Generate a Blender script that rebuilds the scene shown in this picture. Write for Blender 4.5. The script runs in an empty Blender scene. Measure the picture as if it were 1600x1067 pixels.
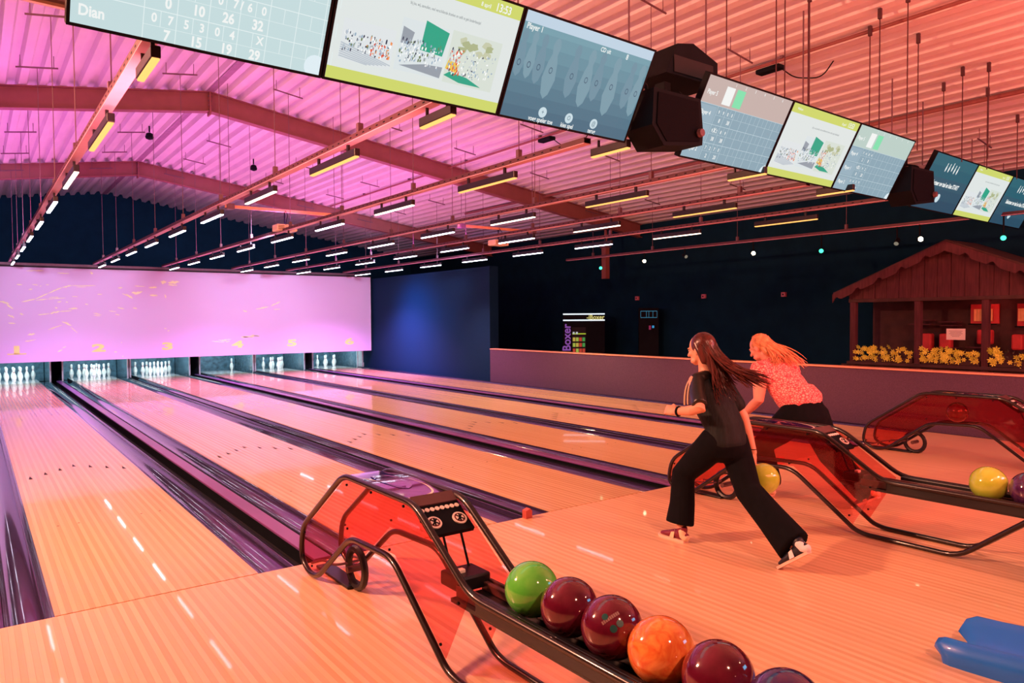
import bpy, bmesh, math, random
import numpy as np
from mathutils import Vector, Matrix, Quaternion
PI = math.pi
C = bpy.context.scene.collection
SC = bpy.context.scene

# ---------------------------------------------------------------- camera
cd = bpy.data.cameras.new('camera'); cam = bpy.data.objects.new('camera', cd); C.objects.link(cam)
SC.camera = cam
cd.sensor_width = 36.0; cd.lens = 25.6; cd.clip_start = 0.05; cd.clip_end = 200
_r = Vector((0.80307, -0.59584, -0.007396)); _u = Vector((0.024704, 0.020889, 0.999477)); _f = Vector((0.595375, 0.802831, -0.031495))
m = Matrix((_r, _u, -_f)).transposed().to_4x4(); m.translation = Vector((-0.3162, -4.5116, 1.5604)); cam.matrix_world = m

# ---------------------------------------------------------------- view, world, lamps
vs = SC.view_settings; vs.view_transform = 'Standard'; vs.look = 'None'; vs.gamma = 1.0; vs.exposure = 0.0
try: vs.use_curve_mapping = False
except Exception: pass
w = bpy.data.worlds.new('hall_world'); SC.world = w; w.use_nodes = True
w.node_tree.nodes['Background'].inputs[0].default_value = (0.002, 0.010, 0.018, 1); w.node_tree.nodes['Background'].inputs[1].default_value = 1.0

def area(name, loc, target, sx, sy, col, power, spread=180):
    l = bpy.data.lights.new(name, 'AREA'); l.shape = 'RECTANGLE'; l.size = sx; l.size_y = sy; l.color = col; l.energy = power
    l.spread = math.radians(spread)
    o = bpy.data.objects.new(name, l); C.objects.link(o); o.location = loc
    d = Vector(target) - Vector(loc); o.rotation_euler = d.to_track_quat('-Z', 'Y').to_euler()
    return o
def spot(name, loc, target, ang, col, power, rad=0.05, blend=0.5):
    l = bpy.data.lights.new(name, 'SPOT'); l.spot_size = math.radians(ang); l.spot_blend = blend; l.color = col; l.energy = power; l.shadow_soft_size = rad
    o = bpy.data.objects.new(name, l); C.objects.link(o); o.location = loc
    d = Vector(target) - Vector(loc); o.rotation_euler = d.to_track_quat('-Z', 'Y').to_euler()
    return o
ORANGE = (1.0, 0.30, 0.16); RED = (1.0, 0.115, 0.075); MAGENTA = (0.95, 0.17, 0.90)
area('warm_key_lamp', (-3.4, 2.2, 4.3), (4.0, -0.8, 0.0), 0.5, 0.5, (1.0, 0.38, 0.22), 900)
for x in (1.2, 6.0): spot('warm_lounge_lamp', (x, -6.2, 4.2), (x + 1.2, 0.2, 0.0), 120, (1.0, 0.37, 0.24), 620, 0.10, 0.8)
area('red_ceiling_wash', (7.5, -4.6, 1.9), (8.5, 0.2, 4.6), 9.0, 1.2, RED, 420)
area('rose_ceiling_wash', (0.0, 0.5, 2.4), (0.0, 2.5, 5.0), 4.0, 1.0, (1.0, 0.28, 0.30), 120)
for i, x in enumerate((-2.6, 0.55, 3.95, 7.25)):
    area('magenta_track_uplight', (x, 11.0, 3.16), (x, 11.0, 9.0), 0.10, 10.5, MAGENTA, 105)
for x in (-0.45, 3.915, 8.288):
    spot('projector_beam', (x, 7.9, 3.05), (x + 0.15, 16.8, 1.70), 58, (0.72, 0.60, 0.92), 1250, 0.12, 0.6)
for i in range(6):
    lx = (0.0, 1.8107, 3.4092, 5.2199, 6.8184, 8.6290)[i] + 0.5334
    area('pin_lamp', (lx, 18.0, 0.92), (lx, 18.75, 0.0), 1.0, 0.12, (0.65, 0.93, 1.0), 22)
spot('blue_wall_wash', (8.2, 14.2, 2.0), (10.0, 14.0, 1.3), 110, (0.005, 0.30, 1.0), 420, 0.1, 1.0)
area('red_stall_lamp', (10.6, 0.6, 2.9), (12.4, 0.9, 1.4), 2.0, 0.3, (1.0, 0.10, 0.16), 4)
spot('stall_inner_lamp', (12.9, 0.4, 2.0), (13.3, 0.4, 1.0), 140, (1.0, 0.16, 0.14), 5, 0.08, 1.0)
area('cool_fill_lamp', (9.0, -7.5, 3.4), (8.0, 0.0, 1.0), 4.0, 1.0, (0.08, 0.45, 0.75), 90)  # teal fill added behind the camera to lift the dark walls, no real fixture
for y, c, pw in ((2.6, (1.0, 0.34, 0.16), 46), (6.5, (1.0, 0.56, 0.28), 62), (10.5, (1.0, 0.45, 0.55), 78), (14.5, (1.0, 0.30, 0.95), 190)):
    for x, k in ((1.4, .7), (4.8, 1.0), (8.3, 1.6)): spot('lane_wash_lamp', (x, y, 2.95), (x + .1, y, 0.0), 122, c, pw * k * 4.6, 0.08, 0.8)  # unseen extra spots at rail height, added to brighten the lanes

# ---------------------------------------------------------------- helpers
def S(r, g, b):
    def f(c):
        c /= 255.0
        return c / 12.92 if c <= 0.04045 else ((c + 0.055) / 1.055) ** 2.4
    return (f(r), f(g), f(b), 1.0)
MATS = {}
def mat(name, col, rough=0.5, metal=0.0, coat=0.0, emit=None, es=0.0, var=0.12, scale=8.0, bump=0.0, stretch=(1, 1, 1), spec=0.5, coatr=0.05):
    if name in MATS: return MATS[name]
    m = bpy.data.materials.new(name); m.use_nodes = True; nt = m.node_tree; n = nt.nodes; L = nt.links
    b = n['Principled BSDF']
    tc = n.new('ShaderNodeTexCoord'); mp = n.new('ShaderNodeMapping'); mp.inputs['Scale'].default_value = stretch
    no = n.new('ShaderNodeTexNoise'); no.inputs['Scale'].default_value = scale; no.inputs['Detail'].default_value = 4
    L.new(tc.outputs['Object'], mp.inputs[0]); L.new(mp.outputs[0], no.inputs['Vector'])
    cr = n.new('ShaderNodeValToRGB')
    c = Vector(col[:3])
    cr.color_ramp.elements[0].position = 0.3; cr.color_ramp.elements[1].position = 0.7
    cr.color_ramp.elements[0].color = (*(c * (1 - var)), 1); cr.color_ramp.elements[1].color = (*[min(1, v * (1 + var)) for v in c], 1)
    L.new(no.outputs['Fac'], cr.inputs[0]); L.new(cr.outputs[0], b.inputs['Base Color'])
    b.inputs['Roughness'].default_value = rough; b.inputs['Metallic'].default_value = metal
    b.inputs['Specular IOR Level'].default_value = spec
    b.inputs['Coat Weight'].default_value = coat; b.inputs['Coat Roughness'].default_value = coatr
    if bump:
        bp = n.new('ShaderNodeBump'); bp.inputs['Strength'].default_value = bump; bp.inputs['Distance'].default_value = 0.004
        L.new(no.outputs['Fac'], bp.inputs['Height']); L.new(bp.outputs[0], b.inputs['Normal'])
    if emit:
        b.inputs['Emission Color'].default_value = emit; b.inputs['Emission Strength'].default_value = es
    MATS[name] = m
    return m
def emis(name, col, es=1.0):
    if name in MATS: return MATS[name]
    m = bpy.data.materials.new(name); m.use_nodes = True; b = m.node_tree.nodes['Principled BSDF']
    b.inputs['Base Color'].default_value = (0.01, 0.01, 0.01, 1); b.inputs['Roughness'].default_value = 0.6; b.inputs['Specular IOR Level'].default_value = 0.06
    b.inputs['Emission Color'].default_value = col; b.inputs['Emission Strength'].default_value = es
    MATS[name] = m
    return m
def wood_boards(name, c1, c2, rough=0.22, coat=0.5, base=0.0):
    m = bpy.data.materials.new(name); m.use_nodes = True; nt = m.node_tree; n = nt.nodes; L = nt.links; b = n['Principled BSDF']
    oi = n.new('ShaderNodeObjectInfo'); tc = n.new('ShaderNodeTexCoord'); mp = n.new('ShaderNodeMapping')
    mp.inputs['Scale'].default_value = (60, 1.3, 1); L.new(tc.outputs['Object'], mp.inputs[0])
    cb = n.new('ShaderNodeCombineXYZ'); mu = n.new('ShaderNodeMath'); mu.operation = 'MULTIPLY'; mu.inputs[1].default_value = 57.0
    L.new(oi.outputs['Random'], mu.inputs[0]); L.new(mu.outputs[0], cb.inputs[0]); L.new(mu.outputs[0], cb.inputs[1]); L.new(cb.outputs[0], mp.inputs['Location'])
    no = n.new('ShaderNodeTexNoise'); no.inputs['Scale'].default_value = 1.0; no.inputs['Detail'].default_value = 5; L.new(mp.outputs[0], no.inputs['Vector'])
    cr = n.new('ShaderNodeValToRGB'); cr.color_ramp.elements[0].color = c1; cr.color_ramp.elements[1].color = c2
    ad = n.new('ShaderNodeMath'); ad.operation = 'MULTIPLY_ADD'; ad.inputs[1].default_value = 0.30
    sb = n.new('ShaderNodeMath'); sb.operation = 'MULTIPLY'; sb.inputs[1].default_value = 0.35; L.new(no.outputs['Fac'], sb.inputs[0]); s2 = n.new('ShaderNodeMath'); s2.operation = 'ADD'; s2.inputs[1].default_value = base; L.new(sb.outputs[0], s2.inputs[0])
    L.new(oi.outputs['Random'], ad.inputs[0]); L.new(s2.outputs[0], ad.inputs[2]); L.new(ad.outputs[0], cr.inputs[0])
    L.new(cr.outputs[0], b.inputs['Base Color']); b.inputs['Roughness'].default_value = rough
    b.inputs['Coat Weight'].default_value = coat; b.inputs['Coat Roughness'].default_value = 0.035; b.inputs['Specular IOR Level'].default_value = 0.3
    MATS[name] = m
    return m

ORG = {}
class MB:
    def __init__(s): s.v = []; s.f = []
    def add(s, vs, fs):
        o = len(s.v); s.v += [tuple(x) for x in vs]; s.f += [tuple(i + o for i in f) for f in fs]; return s
    def box(s, a, b):
        (x0, y0, z0), (x1, y1, z1) = a, b
        return s.add([(x0, y0, z0), (x1, y0, z0), (x1, y1, z0), (x0, y1, z0), (x0, y0, z1), (x1, y0, z1), (x1, y1, z1), (x0, y1, z1)],
                     [(0, 3, 2, 1), (4, 5, 6, 7), (0, 1, 5, 4), (1, 2, 6, 5), (2, 3, 7, 6), (3, 0, 4, 7)])
    def cbox(s, c, d): return s.box([c[i] - d[i] / 2 for i in range(3)], [c[i] + d[i] / 2 for i in range(3)])
    def rbox(s, a, b, r=0.01):
        # box with chamfered vertical and horizontal edges
        bm = bmesh.new(); bmesh.ops.create_cube(bm, size=1.0)
        for v in bm.verts: v.co = Vector([(a[i] + b[i]) / 2 + v.co[i] * (b[i] - a[i]) for i in range(3)])
        bmesh.ops.bevel(bm, geom=bm.edges[:], offset=r, segments=2, affect='EDGES', profile=0.5)
        bm.verts.index_update(); s.add([v.co[:] for v in bm.verts], [[v.index for v in f.verts] for f in bm.faces]); bm.free(); return s
    def tube(s, pts, r, n=10, cap=True, closed=False):
        pts = [Vector(p) for p in pts]; k = len(pts); rr = r if isinstance(r, (list, tuple)) else [r] * k
        t = []
        for i in range(k):
            a = pts[i - 1] if (i > 0 or closed) else pts[i]; b = pts[(i + 1) % k] if (i < k - 1 or closed) else pts[i]
            t.append((b - a).normalized())
        up = Vector((0, 0, 1)) if abs(t[0].z) < 0.9 else Vector((1, 0, 0))
        u = (up - t[0] * up.dot(t[0])).normalized(); vs = []
        for i in range(k):
            if i:
                u = (u - t[i] * u.dot(t[i]))
                u = u.normalized() if u.length > 1e-6 else Vector((1, 0, 0))
            w_ = t[i].cross(u)
            for j in range(n):
                a = 2 * PI * j / n; vs.append(pts[i] + (u * math.cos(a) + w_ * math.sin(a)) * rr[i])
        fs = []
        for i in range(k if closed else k - 1):
            for j in range(n):
                a, b = i * n + j, i * n + (j + 1) % n; i2 = (i + 1) % k
                fs.append((a, b, i2 * n + (j + 1) % n, i2 * n + j))
        if cap and not closed: fs += [tuple(reversed(range(n))), tuple(range((k - 1) * n, k * n))]
        return s.add(vs, fs)
    def lathe(s, prof, c=(0, 0, 0), n=20, axis='z'):
        vs = []; k = len(prof)
        for (r, z) in prof:
            for j in range(n):
                a = 2 * PI * j / n; p = (r * math.cos(a), r * math.sin(a), z)
                if axis == 'y': p = (p[0], p[2], p[1])
                if axis == 'x': p = (p[2], p[0], p[1])
                vs.append((p[0] + c[0], p[1] + c[1], p[2] + c[2]))
        fs = [(i * n + j, i * n + (j + 1) % n, (i + 1) * n + (j + 1) % n, (i + 1) * n + j) for i in range(k - 1) for j in range(n)]
        fs += [tuple(reversed(range(n))), tuple(range((k - 1) * n, k * n))]
        return s.add(vs, fs)
    def prism(s, poly, axis, a, b):
        # poly 2D; axis 'x': (y,z), 'y': (x,z), 'z': (x,y)
        def P(p, t):
            return {'x': (t, p[0], p[1]), 'y': (p[0], t, p[1]), 'z': (p[0], p[1], t)}[axis]
        n = len(poly); vs = [P(p, a) for p in poly] + [P(p, b) for p in poly]
        fs = [tuple(reversed(range(n))), tuple(range(n, 2 * n))] + [(i, (i + 1) % n, n + (i + 1) % n, n + i) for i in range(n)]
        return s.add(vs, fs)
    def sheet(s, poly, axis, a, b, th=None):
        # open profile extruded (no caps)
        def P(p, t):
            return {'x': (t, p[0], p[1]), 'y': (p[0], t, p[1]), 'z': (p[0], p[1], t)}[axis]
        n = len(poly); vs = [P(p, a) for p in poly] + [P(p, b) for p in poly]
        return s.add(vs, [(i, i + 1, n + i + 1, n + i) for i in range(n - 1)])
    def quad(s, c, ux, uy, w_, h):
        c = Vector(c); ux = Vector(ux); uy = Vector(uy)
        return s.add([c - ux * w_ / 2 - uy * h / 2, c + ux * w_ / 2 - uy * h / 2, c + ux * w_ / 2 + uy * h / 2, c - ux * w_ / 2 + uy * h / 2], [(0, 1, 2, 3)])
    def xf(s, M):
        s.v = [tuple(M @ Vector(v)) for v in s.v]; return s
    def mesh(s, name, m, org=(0, 0, 0), smooth=False, ang=None, fix=True):
        me = bpy.data.meshes.new(name); ox, oy, oz = org
        me.from_pydata([(x - ox, y - oy, z - oz) for x, y, z in s.v], [], s.f)
        if m: me.materials.append(m)
        if fix:
            bm = bmesh.new(); bm.from_mesh(me); bmesh.ops.recalc_face_normals(bm, faces=bm.faces); bm.to_mesh(me); bm.free()
        me.update()
        if smooth:
            for p in me.polygons: p.use_smooth = True
            if ang is not None:
                try: me.set_sharp_from_angle(angle=math.radians(ang))
                except Exception: pass
        return me
    def build(s, name, m, parent=None, smooth=False, ang=40, label=None, fix=True):
        org = ORG.get(parent.name, (0, 0, 0)) if parent else (0, 0, 0)
        o = bpy.data.objects.new(name, s.mesh(name, m, org, smooth, ang, fix)); C.objects.link(o)
        if parent: o.parent = parent; ORG[o.name] = org
        if label: o['label'] = label
        return o
def tag(o, label, cat, group=None):
    o['label'] = label; o['category'] = cat
    if group: o['group'] = group
    return o
def thing(name, label, cat, loc=(0, 0, 0), group=None, rz=0.0):
    o = bpy.data.objects.new(name, None); C.objects.link(o); o.location = loc; o.rotation_euler = (0, 0, rz); o.empty_display_size = 0.1
    ORG[o.name] = tuple(loc) if rz == 0.0 else (0, 0, 0)
    return tag(o, label, cat, group)
def struct(o): o['kind'] = 'structure'; return o
def dup(root, loc, label, rz=None):
    r = root.copy(); C.objects.link(r); r.location = loc; r['label'] = label
    if rz is not None: r.rotation_euler = (0, 0, rz)
    for ch in list(root.children):
        c = ch.copy(); C.objects.link(c); c.parent = r
        for g in list(ch.children):
            d = g.copy(); C.objects.link(d); d.parent = c
    return r
_TX = {}
def text2d(body, size, bold=0.0, sx=1.0, shear=0.0):
    key = (body, bold, shear)
    if key not in _TX:
        cu = bpy.data.curves.new('t', 'FONT'); cu.body = body; cu.size = 1.0; cu.align_x = 'CENTER'; cu.align_y = 'CENTER'
        cu.offset = bold; cu.shear = shear; cu.resolution_u = 3; cu.fill_mode = 'FRONT'
        ob = bpy.data.objects.new('t', cu); C.objects.link(ob); dg = bpy.context.evaluated_depsgraph_get(); dg.update()
        me = bpy.data.meshes.new_from_object(ob.evaluated_get(dg))
        _TX[key] = ([(v.co.x, v.co.y) for v in me.vertices], [tuple(p.vertices) for p in me.polygons])
        bpy.data.objects.remove(ob); bpy.data.curves.remove(cu); bpy.data.meshes.remove(me)
    v, f = _TX[key]
    return [(x * size * sx, y * size) for x, y in v], f
def put_text(mb, body, c, ux, uy, size, bold=0.0, sx=1.0, shear=0.0):
    v, f = text2d(body, size, bold, sx, shear); c = Vector(c); ux = Vector(ux); uy = Vector(uy)
    mb.add([c + ux * x + uy * y for x, y in v], f); return mb
def fillet(pts, r, n=5):
    P = [Vector(p) for p in pts]; out = [P[0]]
    for i in range(1, len(P) - 1):
        a = (P[i - 1] - P[i]); b = (P[i + 1] - P[i]); rr = min(r, a.length * 0.45, b.length * 0.45)
        p0 = P[i] + a.normalized() * rr; p1 = P[i] + b.normalized() * rr
        for k in range(n + 1):
            t = k / n; out.append((1 - t) ** 2 * p0 + 2 * t * (1 - t) * P[i] + t * t * p1)
    out.append(P[-1]); return out
random.seed(7)

# ---------------------------------------------------------------- materials
M_board = wood_boards('lane_maple', (0.58, 0.36, 0.17, 1), (0.86, 0.62, 0.36, 1))
M_board2 = wood_boards('lane_maple_light', (0.58, 0.36, 0.17, 1), (0.86, 0.62, 0.36, 1), base=.38)
M_appr = wood_boards('approach_maple', (0.62, 0.36, 0.19, 1), (0.88, 0.60, 0.37, 1), 0.30, 0.25)
M_appr2 = wood_boards('approach_maple_light', (0.62, 0.36, 0.19, 1), (0.88, 0.60, 0.37, 1), 0.30, 0.25, .38)
M_dark = mat('black_paint', (0.0045, 0.0065, 0.0095), 0.6, var=0.2, spec=0.10)
M_navy = mat('navy_wall_paint', (0.0025, 0.024, 0.046), 0.85, var=0.15, scale=3, spec=0.1)
M_panel = mat('navy_partition', (0.004, 0.028, 0.066), 0.8, var=0.25, scale=120, spec=0.1)
M_knee = mat('grey_carpet_wall', S(92, 72, 96), 0.95, var=0.3, scale=160, bump=0.3, spec=0.1)
M_deck = mat('white_roof_sheet', (0.72, 0.70, 0.68), 0.45, var=0.05, scale=1.5)
M_steel = mat('painted_roof_steel', S(138, 84, 80), 0.6, var=0.08, scale=5)
M_galv = mat('galvanised_steel', S(110, 85, 95), 0.5, metal=0.3, var=0.1, scale=20)
M_gut = mat('plum_gutter_plastic', (0.030, 0.020, 0.060), 0.14, coat=1.0, var=0.1, scale=2, stretch=(1, .2, 1))
M_cap = mat('plum_cap_plastic', (0.20, 0.07, 0.26), 0.30, coat=0.3, var=0.15, scale=4, stretch=(1, .3, 1))
M_black = mat('black_recess', S(16, 18, 24), 0.7)

# ================================================================ SETTING
LX = (0.0, 1.8107, 3.4092, 5.2199, 6.8184, 8.6290); LW = 1.0668; GA, GB = 0.7439, 0.5317; GW = 0.235
ORD = ('first', 'second', 'third', 'fourth', 'fifth', 'sixth', 'seventh', 'eighth', 'ninth', 'tenth')
ZR, SL, XR = 5.48, 0.143, 3.05
def roof(x): return ZR - SL * abs(x - XR)
XW0, XW1, YB, YF = -7.55, 13.65, 21.0, -9.0

struct(MB().box((XW0, YF, -0.30), (XW1 , YB, -0.13)).build('floor', M_black))
# dark hall floor beyond the low wall and left of the lanes
fl = struct(MB().box((9.98, YF, -0.13), (XW1, YB, -0.002)).build('floor', mat('dark_carpet', S(28, 22, 34), 0.95, var=0.3, scale=60)))
struct(MB().box((XW0, 0.0, -0.13), (-0.26, YB, -0.002)).build('floor', mat('dark_side_floor', S(60, 30, 70), 0.5, var=0.2)))
struct(MB().box((XW1, YF, -0.3), (XW1 + 0.2, YB, 5.6)).build('wall_right', M_navy))
struct(MB().box((XW0 - 0.2, YF, -0.3), (XW0, YB, 5.6)).build('wall_left', M_navy))
struct(MB().prism([(XW0, -0.3), (XW1, -0.3), (XW1, roof(XW1) + .1), (XR, ZR + .1), (XW0, roof(XW0) + .1)], 'y', YB, YB + 0.2).build('wall_back', M_navy))
struct(MB().prism([(XW0, -0.3), (XW1, -0.3), (XW1, roof(XW1) + .1), (XR, ZR + .1), (XW0, roof(XW0) + .1)], 'y', YF - 0.2, YF).build('wall_front', mat('warm_lounge_wall', S(120, 90, 80), 0.8)))
# trapezoidal roof sheeting: ribs run along the hall
prof = []
per = 0.262
for side in (-1, 1):
    seg = []; x = 0.0; lim = (XR - XW0) if side < 0 else (XW1 - XR)
    while x < lim:
        for dx, h in ((0.0, 0.0), (0.100, 0.0), (0.132, 0.085), (0.230, 0.085)):
            if x + dx < lim: seg.append((XR + side * (x + dx), ZR - SL * (x + dx) + h + 0.002))
        x += per
    seg.append((XR + side * lim, ZR - SL * lim))
    if side < 0: prof = list(reversed(seg))
    else: prof += seg[1:]
rb = MB(); rb.sheet(prof, 'y', YF, YB)
ceil_o = struct(rb.build('ceiling', M_deck, fix=False))
lid = struct(MB().prism([(XW0, roof(XW0) + 0.12), (XR, ZR + 0.12), (XW1, roof(XW1) + 0.12), (XW1, roof(XW1) + 0.2), (XR, ZR + 0.2), (XW0, roof(XW0) + 0.2)], 'y', YF, YB).build('ceiling', M_black))
# ridge fold strip
struct(MB().prism([(XR - 0.06, ZR - 0.018), (XR, ZR - 0.010), (XR + 0.06, ZR - 0.018), (XR + 0.06, ZR - 0.013), (XR, ZR - 0.005), (XR - 0.06, ZR - 0.013)], 'y', YF, YB).build('trim_1', mat('ridge_fold', S(150, 120, 140), .6)))

# steel frames: I-section rafters with end plates
def ibeam(mb, xa, xb, y, depth=0.34, fw=0.16, tf=0.014, tw=0.010):
    for (z0, z1, hw) in ((0, tf, fw / 2), (depth - tf, depth, fw / 2), (tf, depth - tf, tw / 2)):
        za, zb = roof(xa) - depth - 0.004, roof(xb) - depth - 0.004
        vs = [(xa, y - hw, za + z0), (xb, y - hw, zb + z0), (xb, y + hw, zb + z0), (xa, y + hw, za + z0),
              (xa, y - hw, za + z1), (xb, y - hw, zb + z1), (xb, y + hw, zb + z1), (xa, y + hw, za + z1)]
        mb.add(vs, [(0, 3, 2, 1), (4, 5, 6, 7), (0, 1, 5, 4), (1, 2, 6, 5), (2, 3, 7, 6), (3, 0, 4, 7)])
    return mb
for k, (y, lab) in enumerate(((8.7, 'nearer steel roof frame crossing under the white roof sheeting'), (15.4, 'farther steel roof frame, pink lit, close above the masking screen'), (2.0, 'steel roof frame behind the score screens'))):
    if y == 2.0: continue
    t = thing('roof_beam', lab, 'beam', (XR, y, ZR - 0.35), 'steel roof frames')
    ibeam(MB(), XW0 + .02, XR - 0.012, y).build('rafter', M_steel, t); ibeam(MB(), XR + 0.012, XW1 - .02, y).build('rafter', M_steel, t)
    MB().box((XR - 0.012, y - 0.09, ZR - 0.40), (XR + 0.012, y + 0.09, ZR - 0.004)).build('end_plate', M_steel, t)
    b = MB()
    for z in (0.06, 0.14, 0.22, 0.30):
        for s in (-1, 1): b.lathe([(0.012, -0.03), (0.012, 0.03)], (XR, y + s * 0.05, ZR - 0.38 + z), 6, 'x')
    b.build('bolt', M_galv, t)

# approach boards, nearest 300 one by one
BW = LW / 39
bmeshA = MB().box((-BW / 2 + 0.0002, -6.0, -0.02), (BW / 2 - 0.0002, -0.007, 0)).mesh('approach_board', M_appr)
bmeshA2 = bmeshA.copy(); bmeshA2.materials[0] = M_appr2
appr = struct(MB().box((-3.0, -6.6, -0.13), (9.93, -0.004, -0.021)).build('floor', mat('approach_base', S(60, 40, 30), 0.8)))
x = -0.40; nb = 0; rest = MB()
while x < 9.92:
    if nb < 300:
        o = bpy.data.objects.new('board', bmeshA2 if nb % 2 else bmeshA); C.objects.link(o); o.location = (x + BW / 2, 0, 0); o.parent = appr
    else: rest.box((x + 0.0002, -6.0, -0.02), (x + BW - 0.0002, -0.004, 0))
    nb += 1; x += BW
x = -0.40
while x > -2.95:
    rest.box((x - BW + 0.0002, -6.0, -0.02), (x - 0.0002, -0.004, 0)); x -= BW
rm = M_appr.copy(); rm.name = 'approach_maple_joined'
o = rest.build('boards', rm, appr); o['kind'] = 'stuff'

# ---------------------------------------------------------------- lanes
bmeshL = MB().box((-BW / 2 + 0.0002, 0.006, -0.02), (BW / 2 - 0.0002, 17.75, 0)).mesh('lane_board', M_board)
bmeshL2 = bmeshL.copy(); bmeshL2.materials[0] = M_board2
M_base = mat('lane_base', S(40, 30, 30), 0.8); M_mark = mat('dark_arrow_mark', (0.02, 0.008, 0.006), 0.6, spec=0.1)
M_pind = mat('white_pin_deck', S(235, 225, 225), 0.12, coat=0.6, var=0.03)
def gutter(mb, x0, x1, y0, y1, zt=-0.006):
    n = 14; xc = (x0 + x1) / 2; r = (x1 - x0) / 2 - 0.012
    out = [(x0, zt), (xc - r, zt)] + [(xc - r * math.cos(PI * i / n), zt - 0.075 * math.sin(PI * i / n)) for i in range(1, n)] + [(xc + r, zt), (x1, zt)]
    return mb.sheet(out, 'y', y0, y1)
lab_n = ('one', 'two', 'three', 'four', 'five', 'six')
wl = ('leftmost of the six lanes', 'second lane from the left', 'third lane from the left', 'fourth lane from the left', 'fifth lane from the left', 'rightmost lane along the low wall')
ws = ('the leftmost lane', 'the second lane from the left', 'the third lane from the left', 'the fourth lane from the left', 'the fifth lane from the left', 'the rightmost lane')
for i, lx in enumerate(LX):
    t = thing('bowling_lane', 'maple board bowling lane, %s, running to the lit pins' % wl[i], 'lane', (lx + LW / 2, 0, 0), 'six bowling lanes side by side')
    MB().box((lx, 0.004, -0.12), (lx + LW, 19.35, -0.021)).build('lane_base', M_base, t)
    for k in range(39):
        o = bpy.data.objects.new('board', bmeshL2 if k % 2 else bmeshL); C.objects.link(o); o.parent = t; o.location = (-LW / 2 + (k + .5) * BW, 0, 0)
    MB().box((lx, 17.752, -0.02), (lx + LW, 19.35, 0.0)).build('pin_deck', M_pind, t, label='pale pin deck')
    for side in (0, 1):
        a = lx - GW if side == 0 else lx + LW
        gutter(MB(), a, a + GW, 0.0, 17.9).build('gutter', M_gut, t, smooth=True, ang=50, fix=False)
        MB().box((a + 0.01, 17.9, -0.12), (a + GW - 0.01, 19.35, -0.09)).build('rear_gutter', M_gut, t)
    for k in range(-3, 4):
        cx, cy = lx + LW / 2 + k * 0.1385, 4.66 - abs(k) * 0.155
        MB().add([(cx - 0.018, cy - 0.085, 0.001), (cx + 0.018, cy - 0.085, 0.001), (cx, cy + 0.085, 0.001)], [(0, 1, 2)]).build('arrow_marker', M_mark, t)
    for k in (-1, 1):
        for q in range(2):
            cx, cy = lx + LW / 2 + k * (0.22 + q * .137), 2.0 + .0 * q
            MB().lathe([(0.009, 0.0002), (0.009, 0.0007)], (cx, cy, 0), 8).build('dot_marker', M_mark, t)
# caps and dividers between lanes
for i in range(5):
    a = LX[i] + LW + GW; b = LX[i + 1] - GW
    if i % 2 == 0:
        t = thing('return_track_cover', 'raised plum capping with dark slot directly right of ' + ws[i], 'lane divider', ((a + b) / 2, 0, -0.05), 'lane dividers')
        MB().box((a, 0.0, -0.14), (b, 17.9, -0.115)).build('channel_floor', M_black, t)
        MB().box((a, 0.0, -0.115), (a + 0.008, 17.9, 0.0)).build('side_rail', M_dark, t)
        MB().rbox((a + 0.125, 0.0, -0.004), (b - 0.035, 17.9, 0.016), 0.005).build('cap', M_cap, t)
        MB().box((a + 0.15, 0.0, -0.115), (b - 0.05, 17.9, -0.004)).build('cap_support', M_dark, t)
        MB().rbox((b - 0.018, 0.0, -0.10), (b, 17.9, 0.004), 0.003).build('side_rail', M_dark, t)
    else:
        t = thing('lane_divider', 'narrow dark capping strip directly right of ' + ws[i], 'lane divider', ((a + b) / 2, 0, -0.05), 'lane dividers')
        MB().rbox((a, 0.0, -0.12), (b, 17.9, 0.012), 0.006).build('cap', M_gut, t)
        MB().rbox((a + 0.018, 0.0, 0.0), (b - 0.018, 17.8, 0.022), 0.004).build('top_strip', M_dark, t)
        w_ = tag(MB().prism([((a + b) / 2 - 0.03, 0.0), ((a + b) / 2 + 0.03, 0.0), ((a + b) / 2 + 0.03, 0.055), ((a + b) / 2 + 0.012, 0.075), ((a + b) / 2 - 0.03, 0.062)], 'y', -0.005 - 0.05, -0.006).build('end_block', mat('red_end_block', S(190, 90, 80), 0.5)),
                 'small reddish block at the foul line, right of ' + ws[i], 'block')
struct(MB().rbox((-0.62, 0.0, -0.12), (-0.236, 17.9, 0.02), 0.006).build('trim_2', M_cap))
struct(MB().rbox((LX[5] + LW + GW, 0.0, -0.12), (9.98, 17.9, 0.01), 0.004).build('trim_3', M_gut))

# ---------------------------------------------------------------- pit: kickbacks, curtain
M_kick = mat('grey_kickback_panel', S(95, 120, 135), 0.22, coat=0.7, var=0.3, scale=12)
M_edge = mat('white_kickback_edge', S(205, 215, 220), 0.4)
for i in range(6):
    for s in (0, 1):
        xk = LX[i] - GW - 0.0 if s == 0 else LX[i] + LW + GW
        t = thing('kickback_panel', 'grey pit side panel just %s of the pins of %s' % (('left', 'right')[s], ws[i]), 'panel', (xk, 18.7, -0.1), 'pit side panels')
        MB().box((xk - 0.012, 17.95, -0.12), (xk + 0.012, 20.2, 0.95)).build('plate', M_kick, t)
        MB().box((xk - 0.018, 17.90, -0.12), (xk + 0.018, 17.95, 0.95)).build('edge_strip', M_edge, t, label='white front edge strip')
    tag(MB().rbox((LX[i] - GW + .02, 19.75, -0.1), (LX[i] + LW + GW - .02, 19.85, 0.95), 0.01).build('pit_cushion', mat('dark_pit_cushion', S(90, 130, 150), 0.5, var=0.5, scale=9)),
        'dark cushion closing the pit behind the pins of ' + ws[i], 'cushion', 'pit cushions')
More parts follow.
